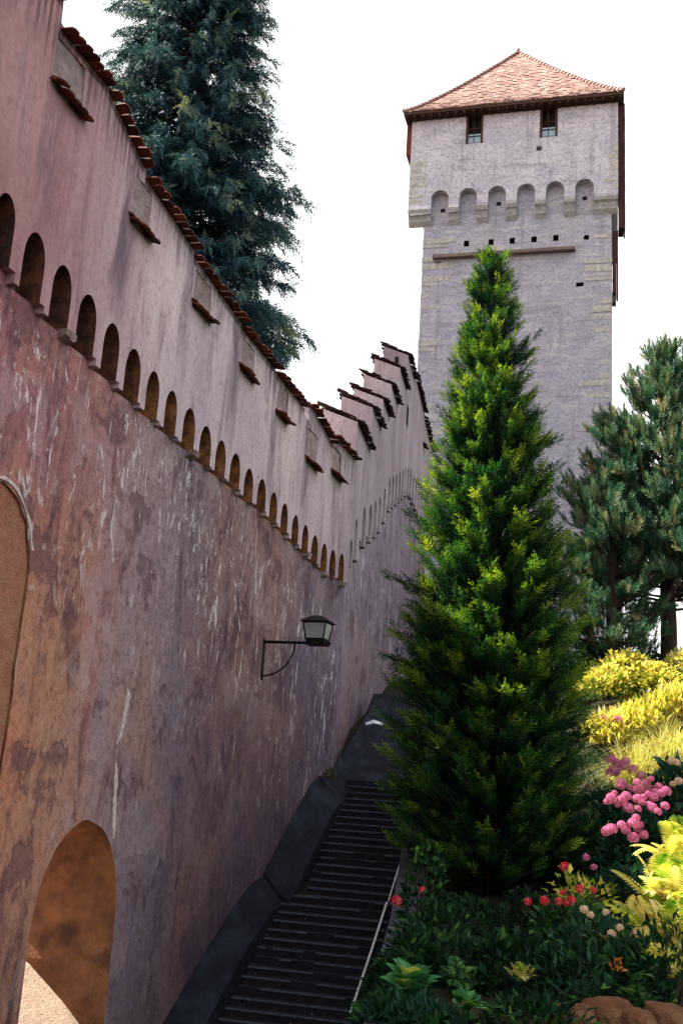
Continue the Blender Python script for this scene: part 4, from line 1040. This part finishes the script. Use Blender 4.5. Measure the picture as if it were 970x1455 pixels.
# dark shade plants along the bottom
for i, (px, dpt, rad, h, mat, lab) in enumerate([(592, 9.7, .28, .32, 'green', 'low dark leafy plant behind the big-leaved plant by the stairs'), (650, 9.8, .48, .42, 'green', 'low dark shrub in the shade under the big conifer'), (730, 9.6, .48, .45, 'green', 'low dark shrub in front of the red-barked trunk'), (800, 9.2, .48, .42, 'bluegreen', 'low blue-green shrub beneath the pale roses'), (875, 9.3, .5, .5, 'green', 'dark shrub above the brown rocks'), (945, 9.2, .5, .6, 'green', 'dark shrub in the bottom right corner above the rocks'), (690, 13.2, .6, .28, 'green', 'dark undergrowth bush round the foot of the big conifer'), (620, 11.4, .42, .4, 'green', 'dark bush at the terrace edge beside the grey stone wall'), (848, 15.6, .6, .9, 'bluegreen', 'dark bush squeezed between the big conifer and the pink hydrangeas'), (858, 18.2, .7, .7, 'green', 'dark bush at the right foot of the big conifer behind the deep pink heads'), (574, 9.0, .22, .28, 'green', 'low dark plant spilling over the wall edge left of the big-leaved plant'), (556, 7.9, .16, .14, 'bluegreen', 'low plant at the very bottom next to the stairs'), (566, 8.0, .24, .15, 'green', 'low dark plant below the left big-leaved plant'), (612, 7.8, .26, .14, 'bluegreen', 'low blue-green plant at the bottom edge between the big-leaved plants'), (645, 7.6, .25, .14, 'green', 'low dark plant at the bottom edge below the two big-leaved plants'), (755, 7.9, .3, .26, 'green', 'low dark plant at the bottom edge left of the brown rocks')]):
    mound('shade_shrub', lab, 'shrub', gpos(px, dpt, -.05), rad, h, 700, NARROW if i % 2 else LEAF, .11, M[mat], (.35, .25), .5, 'dark shrubs in the shaded bed', 110 + i)
fern(742, 9.1, .28, 'yellow-green fern lit faintly in the shaded bed', 1, False, .12, 'golden ferns on the right')
for i, (px, dpt, s, lab) in enumerate([(765, 9.4, .5, 'green fern with a pale tip in the shaded bed'), (660, 9.1, .5, 'dark fern left of the pale-tipped fern'), (830, 8.6, .45, 'small dark fern left of the rocks'), (900, 8.7, .45, 'dark fern arching over the rocks')]):
    fern(px, dpt, s, lab, i, True, 0, 'dark ferns in the shade')
def hosta(px, dpt, s, lab, seed, n=17):
    global rng; rng = np.random.default_rng(seed); root = empty('hosta_plant', gpos(px, dpt)); tag(root, lab, 'plant', 'big-leaved plants at the bottom')
    V = []; Q = []; nx_, ny = 7, 5
    for i in range(nx_):
        t_ = i / (nx_ - 1); w = .33 * math.sin(math.pi * min(1, t_ * .93 + .05)) ** .8
        for j in range(ny): u = j / (ny - 1) * 2 - 1; V.append([t_, u * w, .12 * abs(u) * w * 3 - .45 * t_ ** 2.2 + .25 * t_ + .012 * math.cos(u * 12)])
    for i in range(nx_ - 1):
        for j in range(ny - 1): Q.append([i * ny + j, (i + 1) * ny + j, (i + 1) * ny + j + 1, i * ny + j + 1])
    a = np.arange(n) * 2.399; el = rng.uniform(.5, 1.35, n); X = np.stack([np.cos(a) * np.cos(el), np.sin(a) * np.cos(el), np.sin(el)], 1); N = np.stack([-np.cos(a) * np.sin(el), -np.sin(a) * np.sin(el), np.cos(el)], 1)
    T = rng.uniform(0, .75, n); T[2] = 1.0
    scatter('leaves', np.array(V), np.array(Q), X * .12 * s + np.array([0, 0, .06]), X, N + rng.normal(size=(n, 3)) * .2, s * rng.uniform(.7, 1.2, n), T, M['hosta'], root).data.shade_smooth()
hosta(592, 8.5, .24, 'broad-leaved green plant with one yellow leaf near the stairs', 121, 36)
hosta(668, 8.2, .16, 'smaller broad-leaved plant at the bottom edge of the bed', 122, 22)
hosta(718, 7.9, .14, 'pale broad-leaved plant, rightmost at the bottom edge of the bed', 123, 20)
# rocks
for i, (px, dpt, s, lab) in enumerate([(815, 7.9, (.17, .13, .12), 'leftmost brown rock at the bottom edge'), (862, 8.0, (.2, .14, .16), 'large brown rock at the bottom, second from left'), (905, 7.9, (.14, .13, .12), 'brown rock in the middle of the rock edging'), (950, 8.0, (.18, .14, .14), 'brown rock nearest the bottom right corner')]):
    bm = bmesh.new(); bmesh.ops.create_icosphere(bm, subdivisions=3, radius=1)
    for v in bm.verts:
        n_ = math.sin(v.co.x * 3.1 + i) * .12 + math.sin(v.co.y * 4.3 + i * 2) * .1 + math.sin(v.co.z * 5.1 + v.co.x * 3) * .08; v.co *= 1 + n_
        v.co = Vector((max(-.8, min(.8, v.co.x)) * s[0] * 1.2, v.co.y * s[1], max(-.7, min(.92, v.co.z + .1 * math.sin(v.co.x * 7 + i) * math.cos(v.co.y * 6))) * s[2] * 1.1))
    o = fin('garden_rock', bm, M['rock']); o.location = gpos(px, dpt + .15, .07); tag(o, lab, 'rock', 'brown rocks edging the flower bed')
# orange dry leaves
o = mound('dry_leaf_plant', 'small plant with withered orange leaves in the shaded bed', 'plant', gpos(868, 9.0, .25), .06, .1, 7, LEAF, .09, M['orange'], (.6, .2), .3, None, 131)
# litter of small leaves on the treads
rng = np.random.default_rng(150); nl = 260; P_ = []
for i in range(nl):
    k_ = int(rng.integers(0, 28)); t_ = k_ * .21 + rng.uniform(.02, .17); la = (rng.uniform(-1, 1.0) if t_ < 2.7 else rng.uniform(-.5, 1.0))
    if rng.random() < .6: la = (-.95 if t_ < 2.7 else -.45) + abs(rng.normal()) * .18 if rng.random() < .5 else .95 - abs(rng.normal()) * .2
    tb_ = k_ * .21 if t_ < 2.72 else 2.73 + (int((t_ - 2.73) / .21)) * .21
    p = SO + ts * t_ + ns * la; P_.append((p.x, p.y, SO.z + SLOPE * tb_ + .014))
X_ = rng.normal(size=(nl, 3)); X_[:, 2] *= .15
M['dead'] = mat_leaf('dead_leaf', [(0, (.05, .03, .02)), (.7, (.16, .10, .05)), (1, (.35, .33, .34))], .1)
o = scatter('fallen_leaves', LEAF[0], LEAF[1], P_, X_, np.tile([0, 0, 1.0], (nl, 1)), rng.uniform(.02, .045, nl), rng.uniform(0, 1, nl), M['dead']); tag(o, 'small dry leaves lying on the dark stair treads', kind='stuff')
# moss tuft on the kerb top
p = W0 + t1 * 21.75 + n1 * .12
mound('moss_tuft', 'dry brown tuft growing where the wall meets the middle stone block', 'plant', (p.x, p.y, 5.92), .12, .16, 260, NARROW, .07, M['moss'], (.4, .3), .8, None, 141, False)
